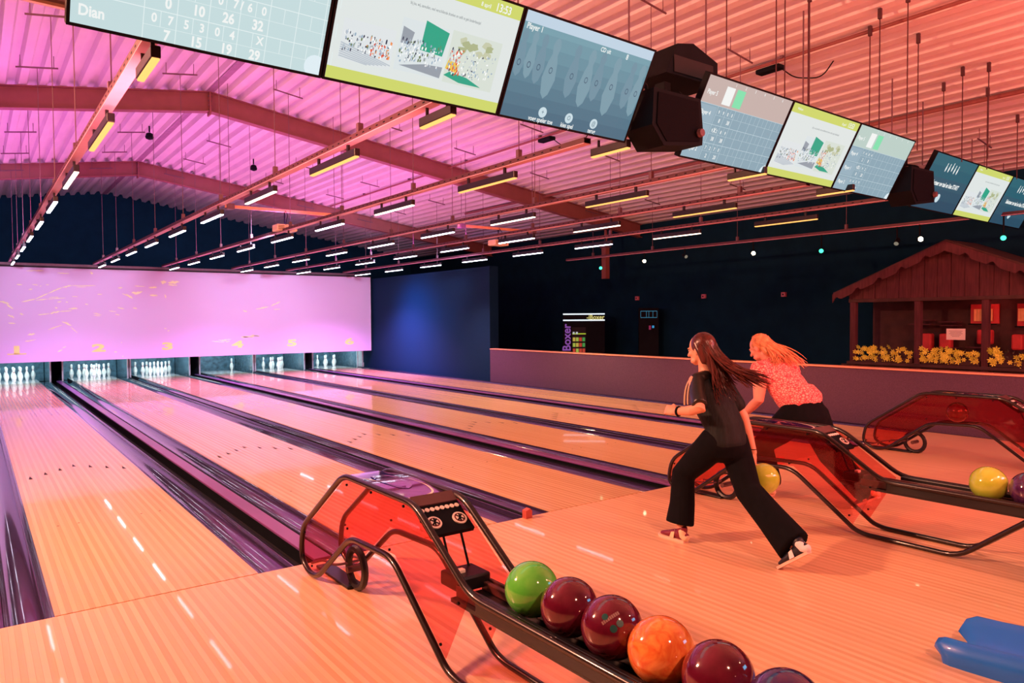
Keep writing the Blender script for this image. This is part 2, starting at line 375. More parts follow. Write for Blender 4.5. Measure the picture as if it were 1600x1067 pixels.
tag(MB().box((9.95, 17.6, -0.1), (10.0, 18.1, 0.6)).build('end_bracket', M_edge), 'pale metal bracket under the right end of the pink masking', 'bracket')
tag(MB().rbox((9.60 + .32, 17.55, 0.02), (10.12, 17.8, 0.16), .01).build('junction_box', M_edge), 'small white box on the floor below the right end of the masking', 'box')

tag(MB().rbox((-1.6, 17.62, 0.955), (9.93, 20.2, 1.25), .02).build('pinsetter_deck', M_kick), 'long unseen lid over the pits behind the masking screen, added to block light', 'machine')  # unseen lid added over the pits to stop pit lamp spill
# masking unit
M_mask = mat('pink_masking_sheet', (0.60, 0.56, 0.80), 0.5, var=0.02, scale=0.6, spec=0.3)
t = thing('masking_screen', 'wide pink lit masking screen with lane numbers 1 to 6 above the pins', 'screen', (4.8, 16.85, 0.58))
MXL = -3.9
MB().box((MXL, 16.83, 0.575), (9.90, 16.86, 2.90)).build('sheet', M_mask, t)
MB().box((MXL, 16.80, 2.90), (9.93, 16.92, 2.945)).build('top_rail', M_black, t)
MB().box((MXL, 16.90, 2.945), (9.5, 17.0, 3.01)).build('support_beam', M_galv, t)
MB().box((9.895, 16.815, 0.575), (9.91, 16.865, 2.90)).build('edge_strip', M_edge, t)
M_num = mat('pale_yellow_print', (0.80, 1.0, 0.26), 0.5, var=0.04)
for n_, nx in enumerate((0.546, 2.291, 3.922, 5.766, 7.344, 9.168)):
    b = MB(); put_text(b, str(n_ + 1), (nx, 16.826, 0.875), (1, 0, 0), (0, 0, 1), 0.26, 0.045, 2.3, 0.0)
    if n_ == 0: b.add([(.36, 16.826, .775), (.74, 16.826, .775), (.74, 16.826, .80), (.36, 16.826, .80)], [(0, 1, 2, 3)])
    b.build('lane_number', M_num, t, label='pale yellow number %d' % (n_ + 1), fix=False)
MARKS = [(0.78, 2.81, 1.15, 2.83, 0.019), (1.43, 2.78, 1.69, 2.77, 0.016), (2.15, 2.83, 2.2, 2.77, 0.044), (0.58, 2.47, 0.7, 2.47, 0.019), (0.9, 2.48, 1.02, 2.47, 0.016), (1.05, 2.44, 1.09, 2.45, 0.013), (1.18, 2.48, 1.25, 2.48, 0.013), (0.82, 2.35, 0.9, 2.37, 0.025), (0.67, 2.05, 0.96, 2.13, 0.031), (0.96, 2.13, 1.22, 2.27, 0.025), (1.22, 2.27, 1.52, 2.42, 0.025), (1.52, 2.42, 1.73, 2.47, 0.031), (1.73, 2.47, 2.26, 2.48, 0.016), (1.83, 2.44, 2.04, 2.44, 0.013), (0.96, 2.09, 1.21, 2.13, 0.019), (1.21, 2.13, 1.59, 2.16, 0.016), (1.24, 2.17, 1.44, 2.18, 0.013), (1.41, 2.05, 1.5, 2.07, 0.028), (1.59, 2.06, 1.64, 2.05, 0.019), (1.73, 2.2, 1.85, 2.19, 0.013), (2.29, 2.26, 2.4, 2.26, 0.019), (2.76, 2.43, 2.87, 2.44, 0.028), (3.14, 2.49, 3.4, 2.48, 0.019), (3.08, 2.3, 3.34, 2.33, 0.088), (2.94, 2.27, 3.11, 2.16, 0.044), (2.86, 2.29, 2.97, 2.23, 0.019), (3.49, 2.45, 3.69, 2.47, 0.056), (3.78, 2.61, 3.93, 2.6, 0.081), (3.96, 2.6, 4.26, 2.62, 0.081), (3.96, 2.54, 4.2, 2.53, 0.038), (3.51, 2.26, 3.71, 2.24, 0.044), (3.88, 2.28, 3.91, 2.18, 0.031), (0.24, 2.07, 0.43, 2.0, 0.038), (0.36, 2.0, 0.5, 1.88, 0.038), (0.39, 1.74, 0.52, 1.67, 0.038), (0.63, 1.77, 0.71, 1.74, 0.028), (0.39, 1.54, 0.54, 1.53, 0.025), (1.0, 1.74, 1.25, 1.77, 0.025), (1.25, 1.77, 1.46, 1.83, 0.044), (1.46, 1.82, 1.72, 1.84, 0.019), (1.64, 1.89, 1.85, 1.9, 0.031), (1.36, 1.92, 1.41, 1.9, 0.031), (2.01, 2.01, 2.08, 2.0, 0.019), (2.19, 1.78, 2.38, 1.73, 0.016), (2.19, 1.73, 2.35, 1.7, 0.016), (2.54, 1.84, 2.71, 1.81, 0.016), (2.74, 1.92, 2.9, 1.89, 0.022), (2.68, 1.75, 2.79, 1.73, 0.019), (3.1, 1.91, 3.2, 1.9, 0.025), (1.2, 1.37, 1.5, 1.48, 0.025), (1.5, 1.57, 1.71, 1.46, 0.038), (1.68, 1.43, 1.83, 1.28, 0.013), (0.72, 1.09, 0.94, 1.13, 0.022), (0.77, 1.25, 0.93, 1.27, 0.044), (1.39, 0.81, 1.5, 0.87, 0.028), (1.49, 0.91, 1.58, 0.94, 0.019), (3.85, 1.37, 3.9, 1.35, 0.019), (3.93, 1.29, 3.98, 1.31, 0.025), (2.64, 0.77, 2.71, 0.77, 0.031), (2.82, 0.65, 2.86, 0.65, 0.025), (2.8, 1.01, 2.83, 1.01, 0.016), (6.29, 1.88, 6.67, 1.96, 0.034), (6.73, 1.98, 7.01, 2.11, 0.03), (6.81, 1.88, 7.01, 1.89, 0.019), (5.93, 1.84, 6.05, 1.81, 0.037), (5.91, 1.09, 6.36, 1.11, 0.052), (6.16, 1.13, 6.24, 1.14, 0.03), (6.3, 1.13, 6.38, 1.09, 0.026), (5.05, 0.99, 5.41, 0.96, 0.028), (5.23, 1.02, 5.52, 0.98, 0.028), (5.44, 0.96, 5.55, 0.98, 0.041), (5.85, 1.09, 6.07, 1.08, 0.041), (6.07, 1.08, 6.22, 1.08, 0.017), (6.22, 1.12, 6.37, 1.1, 0.021), (5.37, 1.02, 5.59, 1.03, 0.021)]
b = MB(); rnd = random.Random(3)
for x0, z0, x1, z1, ww in MARKS:
    L_ = math.hypot(x1 - x0, z1 - z0); n = 7; top = []; bot = []
    nx, nz = -(z1 - z0) / L_, (x1 - x0) / L_
    for k in range(n + 1):
        f = k / n; h = ww * 0.5 * math.sin(PI * min(1, max(0.0, f)) ) ** 0.6 * rnd.uniform(0.45, 1.15) + 0.002; cw = rnd.uniform(-.2, .2) * ww
        px, pz = x0 + (x1 - x0) * f, z0 + (z1 - z0) * f
        top.append((px + nx * (h + cw), 16.827, pz + nz * (h + cw))); bot.append((px - nx * (h - cw), 16.827, pz - nz * (h - cw)))
    b.add(bot + top, [(k, k + 1, n + 2 + k, n + 1 + k) for k in range(n)])
o = b.build('scuff_marks', mat('pale_scuff_print', (0.80, 0.95, 0.50), 0.5, var=0.05), t, label='pale yellowish streaks and flecks', fix=False); o['kind'] = 'stuff'  # pale streak shapes laid just in front of the masking sheet

# partition and low wall right of lane 6
struct(MB().box((9.99, 10.3, -0.1), (10.25, 19.5, 2.86)).build('wall_partition', M_panel))
struct(MB().box((9.99, -6.0, -0.1), (10.15, 10.3, 0.80)).build('wall_low', M_knee))
struct(MB().rbox((9.975, -6.0, 0.80), (10.17, 10.3, 0.822), 0.006).build('trim_4', mat('pale_wood_coping', S(235, 170, 140), 0.35)))

# ================================================================ HANGING RAILS AND LIGHT BARS
TX = (0.47, 2.25, 3.87, 5.68, 7.25, 9.05)
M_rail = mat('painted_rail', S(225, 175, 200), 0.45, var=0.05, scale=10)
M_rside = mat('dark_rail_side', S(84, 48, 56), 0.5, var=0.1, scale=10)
M_hous = mat('black_lamp_housing', S(24, 22, 26), 0.4)
E_warm = emis('light_bar_amber', (1.0, 0.45, 0.12, 1), 1.7)
E_mid = emis('light_bar_warm_white', (1.0, 0.72, 0.55, 1), 5.0)
E_cold = emis('light_bar_cold_white', (0.80, 0.80, 1.0, 1), 15.0)
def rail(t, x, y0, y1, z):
    # hat-shaped rail: underside coloured as if lit, flanges and top coloured as in shade
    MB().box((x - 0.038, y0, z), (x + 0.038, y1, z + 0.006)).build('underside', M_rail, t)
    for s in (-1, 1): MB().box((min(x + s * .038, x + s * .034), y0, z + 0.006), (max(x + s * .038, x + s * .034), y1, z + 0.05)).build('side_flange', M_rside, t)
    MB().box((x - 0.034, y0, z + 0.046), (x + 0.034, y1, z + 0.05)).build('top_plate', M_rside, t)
def rod_mb(x, y, z):
    zt = roof(x) - 0.16; b = MB()
    b.tube([(x, y, z), (x, y, zt)], 0.0045, 5); return b
def hanger(x, y, z, t):
    rod_mb(x, y, z + 0.05).build('rod', M_galv, t)
    zt = roof(x) - 0.16; s = -SL * (1 if x > XR else -1)
    b = MB(); b.tube([(x - 0.24, y, zt - s * 0.24), (x + 0.24, y, zt + s * 0.24)], 0.012, 6)
    for k in (-0.19, 0.19): b.tube([(x + k, y, zt + s * k), (x + k, y, roof(x + k) + 0.0)], 0.005, 5)
    b.build('toggle_bar', M_galv, t)
    MB().box((x - 0.022, y - 0.02, z + 0.045), (x + 0.022, y + 0.02, z + 0.13)).build('bracket', M_galv, t)
lad = ('leftmost', 'second', 'third', 'fourth', 'fifth', 'sixth')
def strip(E, lab, grp):
    t = thing('light_bar', lab, 'light', (0, 0, 0), grp)
    MB().rbox((-0.024, -0.5, 0.0), (0.024, 0.5, 0.062), 0.006).build('housing', M_hous, t)
    MB().rbox((-0.019, -0.495, -0.012), (0.019, 0.495, 0.002), 0.005).build('diffuser', E, t)
    b = MB()
    for y in (-0.32, 0.32): MB().box((-0.010, y - 0.015, 0.060), (0.010, y + 0.015, 0.122)).build('clamp', M_hous, t)
    return t
proto = {}
for i, x in enumerate(TX):
    t = thing('ceiling_rail', '%s of the long hanging steel rails counted from the left' % lad[i], 'rail', (x, 8.0, 3.02), 'hanging steel rails over the lanes')
    y0 = (-0.42, -0.42, 0.05, -0.42, 0.1, 0.1)[i]
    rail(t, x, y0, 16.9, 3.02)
    b = MB(); k = y0 + 0.3
    while k < 9.0: b.box((x - 0.0392, k, 3.042), (x - 0.0378, k + 0.03, 3.052)); k += 0.12
    b.build('slots', M_dark, t)['kind'] = 'stuff'
    for k in range(9 if i < 5 else 8):
        yy = 1.0 + 2.045 * (k if i < 5 else k + 1)
        if yy < 16.8: hanger(x, yy, 3.02, t)
    for k in range(9):
        yc = 2 * k - 0.5 + (0.05 if k else 0); yc = -.22 if k == 0 else yc; kind = 'a' if yc < 3 else ('b' if yc < 5.5 else 'c')
        if i == 5 and k == 0: continue
        lab = '%s light bar under the %s hanging rail, counted from the score screens' % (ORD[k], lad[i])
        if kind not in proto:
            s = strip({'a': E_warm, 'b': E_mid, 'c': E_cold}[kind], lab, 'light bars under the hanging rails'); proto[kind] = s; s.location = (x, yc, 2.90)
        else: s = dup(proto[kind], (x, yc, 2.90), lab)
        s.scale = (1, .42 if k == 0 else 1, 1)
M_rdk = mat('dark_rod', S(70, 34, 40), 0.6)
# seventh rail beyond the low wall with spotlights
t = thing('ceiling_rail', 'rightmost hanging rail, shorter, carrying small spotlights beyond the low wall', 'rail', (11.7, 5, 3.0))
rail(t, 11.7, -3.5, 9.35, 2.99)
for y in (8.4, 6.5, 4.3, 2.1, 0.0): hanger(11.7, y, 2.99, t)
def spotlamp(y, z, col, es, lab, tgt, glow=None):
    t = thing('spotlight', lab, 'spotlight', (11.7, y, z + 0.1), 'small spotlights on the rightmost rail')
    d = Vector(tgt).normalized(); c = Vector((11.7, y, z)); u = d.cross(Vector((0, 0, 1))).normalized()
    MB().tube([(11.7, y, 2.99), (11.7, y, z + 0.06)], 0.012, 6).build('stem', M_dark, t)
    MB().tube([c - d * 0.09, c - d * 0.06, c + d * 0.03, c + d * 0.05], [0.02, 0.035, 0.04, 0.042], 12).build('housing', M_dark, t)
    MB().tube([c + d * 0.05, c + d * 0.056], [0.036, 0.033], 12).build('lens', emis('lens_' + col, {'green': (0.05, 1.0, 0.5, 1), 'warm': (1, 0.82, 0.5, 1), 'dim': (.9, .8, .6, 1)}[col], es), t)
to_cam = (-12.0, -10.0, -0.9)
spotlamp(8.13, 2.74, 'green', 3, 'green lit round spotlight, farthest along the rightmost rail', to_cam)
spotlamp(6.74, 2.81, 'warm', 22, 'bright warm white spotlight second along the rightmost rail from its far end', to_cam)
spotlamp(5.60, 2.84, 'dim', 0.25, 'unlit spotlight hanging between the two bright warm ones', (-3, -10, -4))
spotlamp(3.94, 2.77, 'warm', 22, 'bright warm white spotlight in the middle of the rightmost rail', to_cam)
spotlamp(2.55, 2.71, 'green', 3, 'green lit spotlight in the middle of the rightmost rail', (-12, -6, -2))
spotlamp(1.25, 2.75, 'dim', 2.5, 'small pale spotlight next to the bright one above the wooden stall', (-6, -1, -5))
spotlamp(0.90, 2.76, 'warm', 22, 'bright warm white spotlight above the wooden stall', to_cam)
spotlamp(-0.26, 2.68, 'green', 4, 'green lit spotlight nearest, below the far right score screens', (-12, -4, -3))
t = thing('drop_post', 'dark reddish post hanging behind the far end of the rightmost rail', 'post', (12.6, 8.9, 2.5))
MB().box((12.55, 8.85, 2.55), (12.68, 9.0, 3.35)).build('profile', M_steel, t)
MB().box((12.52, 8.82, 3.33), (12.71, 9.03, 3.37)).build('head_plate', M_galv, t)
MB().box((12.60, 8.90, 3.37), (12.65, 8.95, roof(12.62))).build('stem', M_steel, t)
# conduits and sensors on the roof
t = thing('cable_conduit', 'long thin conduit fixed under the roof sheeting right of the ridge', 'conduit', (7.85, 2, roof(7.85)))
MB().tube([(7.85, -5, roof(7.85) - 0.045), (7.85, 15.0, roof(7.85) - 0.045)], 0.022, 8).build('pipe', M_steel, t)
for k in range(8): MB().box((7.82, -4 + k * 2.4, roof(7.85) - 0.035), (7.88, -3.96 + k * 2.4, roof(7.85))).build('clip', M_galv, t)
for (x, y, l) in ((7.93, 1.05, 'small dark lamp with a hanging cable on the roof conduit, right of the score screens'), (7.9, 5.5, 'small dark lamp with a hanging cable on the roof conduit, below the nearest screens')):
    t = thing('ceiling_lamp', l, 'lamp', (x, y, roof(x) - 0.1), 'small lamps on the roof conduit')
    MB().rbox((x - 0.07, y - 0.17, roof(x) - 0.11), (x + 0.07, y + 0.17, roof(x) - 0.05), 0.015).build('body', M_dark, t)
    MB().tube(fillet([(x + .03, y - .15, roof(x) - .1), (x + .15, y - .25, roof(x) - .22), (x + .35, y - .5, roof(x) - .25), (x + .42, y - .62, roof(x) - .05)], .2), 0.008, 5).build('cable', M_dark, t)
for (x, y, l) in ((2.6, 11.4, 'small dark camera hanging under the roof between the two roof frames'), (4.9, 12.3, 'small round sensor hanging under the right slope of the roof')):
    t = thing('ceiling_sensor', l, 'sensor', (x, y, roof(x) - .2))
    MB().tube([(x, y, roof(x)), (x, y, roof(x) - 0.12)], 0.015, 6).build('stem', M_dark, t)
    MB().lathe([(0.02, .12), (.06, .1), (.08, .03), (.07, 0), (.02, -.02)], (x, y, roof(x) - .25), 12).build('body', M_dark, t)
t = thing('wall_conduit', 'thin horizontal pipe run under the right roof slope', 'conduit', (10.4, 2, roof(10.4)))
MB().tube([(10.4, -5, roof(10.4) - 0.05), (10.4, 12.0, roof(10.4) - 0.05)], 0.03, 8).build('pipe', M_steel, t)

for q, (x, y) in enumerate(((5.99, .25), (6.15, -.22), (6.33, -.20), (6.65, -.26), (6.77, -.20), (7.53, -.55), (7.81, -.30), (7.40, -.9), (8.29, -.60), (9.39, -.62), (9.45, -.88), (9.69, -.28), (10.15, -.61), (11.25, -.57))):
    t = thing('suspension_rod', 'thin dark rod dropping from the red roof behind the score screens, %s' % (ORD + ('eleventh', 'twelfth', 'thirteenth', 'fourteenth'))[q] + ' counting rightwards', 'rod', (x, y, 3.5), 'thin rods over the score screens')
    MB().tube([(x, y, 3.42 if x > 5.99 else 3.1), (x, y, roof(x) - .06)], 0.006, 6).build('rod', M_rdk, t); MB().rbox((x - .018, y - .018, roof(x) - .12), (x + .018, y + .018, roof(x) - .01), .003).build('clip', M_rdk, t)
# projectors on cross bars
M_proj = mat('white_projector_shell', S(245, 215, 190), 0.4, var=0.04)
M_amber = mat('amber_bar', S(240, 170, 120), 0.4, metal=0.2)
for k, (px, lab) in enumerate(((3.915, 'left white projector hanging on a chain from its own cross bar'), (8.288, 'right white projector hanging on a chain from its own cross bar'))):
    t = thing('projector', lab, 'projector', (px, 7.5, 3.1), 'ceiling projectors')
    MB().rbox((px - 0.17, 7.40, 3.035), (px + 0.17, 7.66, 3.145), 0.015).build('body', M_proj, t)
    MB().tube([(px + 0.0, 7.64, 3.09), (px + 0.0, 7.69, 3.09)], [0.045, 0.04], 14).build('lens', M_dark, t)
    b = MB()
    for j in range(5): b.box((px - 0.15, 7.398, 3.055 + j * .015), (px - 0.05, 7.402, 3.060 + j * .015))
    b.build('vent_slots', M_dark, t)
    b = MB()
    for j in range(4): b.box((px - 0.01 + j * .035, 7.397, 3.06), (px + 0.012 + j * .035, 7.402, 3.078))
    b.build('socket', M_dark, t)
    MB().tube([(px, 7.53, 3.14), (px, 7.53, 3.36)], 0.011, 6).build('hanging_pole', M_dark, t)
    MB().tube(fillet([(px - .02, 7.44, 3.09), (px - .03, 7.36, 3.2), (px + .02, 7.42, 3.3), (px, 7.5, 3.38)], .1), 0.006, 5).build('cable', M_dark, t)
    t2 = thing('projector_bar', ('left', 'right')[k] + ' amber coloured cross bar holding a projector between two rails', 'bar', (px, 7.5, 3.38), 'projector cross bars')
    MB().box((px - 0.95, 7.50, 3.355), (px + 0.95, 7.56, 3.40)).build('bar', M_amber, t2)
    for s in (-1, 1): MB().rbox((px + s * 0.88 - .06, 7.46, 3.33), (px + s * 0.88 + .06, 7.60, 3.42), .008).build('clamp', M_galv, t2)
    for s in (-1, 1): rod_mb(px + s * 0.88, 7.53, 3.42).build('rod', M_galv, t2)

# ================================================================ SCORE SCREENS AND TRUSS
B0 = Vector((1.919, -0.527, 2.918)); SV = Vector((4.405, 0.164, -0.021)); WV = Vector((1.239, 0.034, -0.005)); UV = Vector((-0.045, -0.319, 0.615))
ux = WV.normalized(); uy = (UV - ux * UV.dot(ux)).normalized(); un = ux.cross(uy).normalized(); SW, SH = 1.232, 0.695
if un.y > 0: un = -un
def scol(n, r, g, b, k=1.0):
    c = S(r, g, b); return emis('screen_' + n, c, k)
def Q(mb, o, x0, y0, x1, y1, d):
    # rectangle in screen coordinates (0..1 from lower left)
    W, H = SW - 0.03, SH - 0.03
    pts = [o + ux * (x - .5) * W + uy * (0.015 + y * H) + un * d for x, y in ((x0, y0), (x1, y0), (x1, y1), (x0, y1))]
    return mb.add(pts, [(0, 1, 2, 3)])
def PT(o, x, y, d): return o + ux * (x - .5) * (SW - .03) + uy * (0.015 + y * (SH - .03)) + un * d
def TXT(mb, o, s, x, y, size, d=0.0045, bold=0.012, sx=0.85): return put_text(mb, s, PT(o, x, y, d), ux, uy, size, bold, sx)
def monitor(g, k, lab):
    o = B0 + SV * g + WV * k
    t = thing('score_screen', lab, 'screen', tuple(o), 'score screens hanging on the truss')
    M4 = Matrix((ux, uy, un)).transposed().to_4x4(); M4.translation = o
    MB().rbox((-SW / 2, 0, -0.055), (SW / 2, SH, 0.0), 0.006).xf(M4).build('housing', M_dark, t)
    for a, b in (((-SW / 2, 0, 0), (SW / 2, .013, .004)), ((-SW / 2, SH - .013, 0), (SW / 2, SH, .004)), ((-SW / 2, 0.013, 0), (-SW / 2 + .013, SH - .013, .004)), ((SW / 2 - .013, .013, 0), (SW / 2, SH - .013, .004))):
        MB().box(a, b).xf(M4).build('bezel', M_dark, t)
    MB().rbox((-.2, .2, -.12), (.2, .5, -.055), .01).xf(M4).build('wall_mount', M_dark, t)
    return t, o
def sub(mb, name, m, p, lab=None): 
    x = mb.build(name, m, p, fix=False)
    if lab: x['label'] = lab
    return x
W_ = scol('white', 240, 244, 242); PALE = scol('pale_blue', 196, 220, 222); LINE = scol('grid_line', 226, 240, 240)
def base(t, o, m): return sub(Q(MB(), o, 0, 0, 1, 1, 0.001), 'display', m, t)
def score_near(t, o):
    d = base(t, o, PALE); b = MB()
    xs = [0.251 + 0.1225 * i for i in range(7)]
    for x in xs: Q(b, o, x - .0016, .0, x + .0016, 1, .002)
    for q in range(5):
        y = .208 + .2275 * q
        if y < 1: Q(b, o, 0, y - .003, 1, y + .003, .002)
        for x in xs:
            if y < 1.1: Q(b, o, x, y - .112, min(1, x + .1225), y - .109, .002)
            if y < 1: Q(b, o, x + .061, y - .110, x + .0635, y, .002)
    sub(b, 'score_grid', LINE, d)
    b = MB(); TXT(b, o, 'Dian', .07, .094, .068, bold=.03)
    for s, x, y in (('0', .289, .152), ('7', .35, .152), ('5', .411, .152), ('3', .472, .152), ('0', .534, .152), ('4', .595, .152), ('X', .713, .157),
                    ('0', .534, .380), ('7', .595, .380), ('6', .654, .380), ('0', .714, .380), ('/', .62, .380)):
        TXT(b, o, s, x, y, .058, bold=.03)
    for s, x, y in (('7', .34, .044), ('15', .454, .044), ('19', .577, .044), ('29', .698, .044), ('0', .337, .267), ('10', .453, .267), ('26', .572, .267), ('32', .695, .267)): TXT(b, o, s, x, y, .068, bold=.035)
    sub(b, 'score_text', W_, d)['kind'] = 'stuff'
    b = MB(); n = 18; c = PT(o, .975, .06, .0022)
    vs = [c] + [c + (ux * math.cos(a) + uy * math.sin(a)) * .062 for a in [PI * .5 * 0 + i * 2 * PI / n for i in range(n)]]
    vs = [v if (v - PT(o, 1, 0, .0022)).dot(ux) < 0 else v - ux * (v - PT(o, 1, 0, .0022)).dot(ux) for v in vs]
    vs = [v if (v - PT(o, 1, 0, .0022)).dot(uy) > 0 else v - uy * (v - PT(o, 1, 0, .0022)).dot(uy) for v in vs]
    b.add(vs, [(0, i + 1, (i + 1) % n + 1) for i in range(n)]); sub(b, 'corner_disc', scol('disc', 222, 238, 244), d)
def advert(t, o, rr):
    d = base(t, o, scol('paper', 222, 230, 228)); lime = scol('lime', 205, 215, 110)
    sub(Q(MB(), o, 0, 0, 1, .10, .002), 'lime_band', lime, d); sub(Q(MB(), o, 0, .88, 1, 1, .002), 'lime_band', lime, d)
    b = MB(); TXT(b, o, '13:53', .88, .93, .065, bold=.02); TXT(b, o, '8 april', .77, .92, .034); TXT(b, o, 'Welkom', .10, .94, .03); sub(b, 'clock_text', W_, d)['kind'] = 'stuff'
    b = MB(); TXT(b, o, 'bij jou, wij, aanvullen, veel verschillende dranken en zelfs te gek kinderfeestje!', .56, .757, .024, bold=0.0, sx=.66); sub(b, 'caption_text', scol('grey_text', 110, 120, 125), d)
    pal = ((60, 70, 90), (222, 80, 50), (150, 175, 195), (110, 130, 90), (240, 150, 90), (250, 252, 252), (185, 196, 205))
    cols = [scol('photo_%d' % i, *c) for i, c in enumerate(pal)]
    for j, (x0, x1, y0, y1) in enumerate(((.045, .315, .17, .50), (.335, .60, .19, .63), (.62, .93, .18, .64))):
        bg = scol('photo_back_%d' % j, *((222, 229, 231), (218, 228, 230), (214, 224, 214))[j])
        sub(Q(MB(), o, x0, y0, x1, y1, .002), 'photo', bg, d)
        if j == 0:
            b = MB()
            for q in range(7): b.add([PT(o, x, y, .0025) for x, y in ((x0, .30 - q * .018), (x0 + .004, .31 - q * .018), (x1 - q * .02, .21 - q * .006), (x1 - q * .02, .20 - q * .006))], [(0, 1, 2, 3)])
            sub(b, 'photo_lines', cols[6], d)
        if j == 1:
            b = MB(); b.add([PT(o, x, y, .0026) for x, y in ((.458, .40), (.588, .39), (.602, .60), (.461, .653))], [(0, 1, 2, 3)]); sub(b, 'photo_patch', scol('teal', 40, 165, 135), d)
            b = MB(); b.add([PT(o, x, y, .0026) for x, y in ((.36, .235), (.60, .20), (.605, .30), (.50, .29))], [(0, 1, 2, 3)]); sub(b, 'photo_patch', scol('slate', 150, 160, 170), d)
            b = MB(); b.add([PT(o, x, y, .0026) for x, y in ((.345, .42), (.40, .42), (.41, .53), (.345, .56))], [(0, 1, 2, 3)]); sub(b, 'photo_patch', scol('slate', 150, 160, 170), d)
        if j == 2:
            b = MB(); b.add([PT(o, x, y, .0026) for x, y in ((.62, .24), (.72, .20), (.86, .20), (.76, .26), (.65, .28))], [(0, 1, 2, 3, 4)]); sub(b, 'photo_patch', scol('teal', 60, 175, 145), d)
            b = MB(); b.add([PT(o, x, y, .0026) for x, y in ((.62, .30), (.69, .28), (.70, .36), (.63, .38))], [(0, 1, 2, 3)]); sub(b, 'photo_patch', scol('yellow', 235, 200, 90), d)
            for q in range(9):
                b = MB(); cx_, cy_ = x0 + .04 + rr.random() * .24, .48 + rr.random() * .10; n_ = 9; b.add([PT(o, cx_ + .028 * rr.uniform(.6, 1.3) * math.cos(2 * PI * k / n_), cy_ + .035 * rr.uniform(.6, 1.3) * math.sin(2 * PI * k / n_), .0023 + q * .00002) for k in range(n_)], [tuple(range(n_))]); sub(b, 'photo_foliage', scol('foliage%d' % (q % 2), *((172, 182, 140), (196, 202, 172))[q % 2]), d)
        groups = {}
        for q in range(150):
            ci = rr.choice([0, 0, 1, 2, 2, 3, 4, 5, 5, 6] if j == 0 else ([0, 2, 2, 6, 5, 5, 3] if j == 1 else [0, 1, 1, 1, 2, 2, 5, 5, 5, 6])); mb = groups.setdefault(ci, MB())
            if ci in (1, 4): px = x0 + (x1 - x0) * (.45 + .5 * rr.random() if j == 0 else .02 + .25 * rr.random())
            else: px = x0 + .01 + rr.random() * (x1 - x0 - .03)
            py = y0 + .07 + rr.random() * (y1 - y0) * (.45 if j < 2 else .5)
            w1, h1 = rr.uniform(.003, .009), rr.uniform(.010, .035)
            cx = [(px, py), (px + w1 * .8, py), (px + w1, py + h1 * .7), (px + w1 * .5, py + h1), (px - w1 * .1, py + h1 * .6)]
            mb.add([PT(o, a, b_, .003 + ci * .0001) for a, b_ in cx], [(0, 1, 2, 3, 4)])
        for ci, mb in groups.items(): sub(mb, 'photo_figures', cols[ci], d)['kind'] = 'stuff'
def pins_menu(t, o, top=True):
    d = base(t, o, scol('slate_blue', 78, 118, 138))
    # soft vertical blend made of bands
    for q in range(8):
        sub(Q(MB(), o, 0, .12 * q, 1, .12 * (q + 1) if q < 7 else .9, .0012), 'tone_band', scol('tone%d' % q, 74 + q * 6, 112 + q * 7, 132 + q * 6), d)
    sub(Q(MB(), o, 0, .90, 1, 1, .002), 'title_bar', scol('title', 190, 212, 228), d)
    for q, (x, s) in enumerate(((.03, .8), (.10, .8), (.17, .85), (.26, 1.05), (.42, .95), (.535, 1.05), (.62, .9), (.744, 1.1), (.88, .9), (.96, 1.0))):
        b = MB(); prof = [(.0, 0), (.026, .05), (.046, .2), (.032, .36), (.018, .44), (.026, .52), (.016, .58), (0, .6)]
        P1 = [PT(o, min(.995, x + a * s), .86 - (0.62 - h) * s * .95, .0016 + q * .00005) for a, h in prof]; P2 = [PT(o, x - a * s, .86 - (0.62 - h) * s * .95, .0016 + q * .00005) for a, h in prof]
        n = len(prof); b.add(P1 + P2, [(i, i + 1, n + i + 1, n + i) for i in range(n - 1)]); sub(b, 'pin_picture', scol('pinpic%d' % (q % 2), 112 + (q % 2) * 10, 148 + (q % 2) * 10, 164 + (q % 2) * 8), d)
        b = MB(); c = PT(o, x, .525, .0022); n = 10
        for aa in range(n):
            a0, a1 = 2 * PI * aa / n, 2 * PI * (aa + 1) / n
            b.add([c + (ux * math.cos(a) * .016 + uy * math.sin(a) * .022) * f for a, f in ((a0, 1), (a1, 1), (a1, .7), (a0, .7))], [(0, 1, 2, 3)])
        if x < .97: sub(b, 'pin_badge', scol('badge', 70, 100, 120), d)
    b = MB(); TXT(b, o, 'Player 1', .075, .865, .050, bold=.02); TXT(b, o, 'CD uit', .613, .86, .042, bold=.02); TXT(b, o, '8', .793, .86, .05, bold=.02)
    for s, x in (('voeg speler toe', .29), ('kies spel', .495), ('terug', .70)): TXT(b, o, s, x, .028, .044, bold=.02, sx=.8)
    sub(b, 'menu_text', W_, d)['kind'] = 'stuff'
    for x, s in ((.29, '+'), (.495, 'O'), (.70, '@')):
        b = MB(); c = PT(o, x, .109, .0025); n = 20; b.add([c] + [c + (ux * math.cos(2 * PI * i / n) + uy * math.sin(2 * PI * i / n)) * .036 for i in range(n)], [(0, i + 1, (i + 1) % n + 1) for i in range(n)])
        q = sub(b, 'round_button', scol('button', 200, 222, 230), d); b = MB(); TXT(b, o, s, x, .109, .045, d=.003, bold=.005); sub(b, 'button_sign', scol('slate_dark', 90, 125, 140), d)
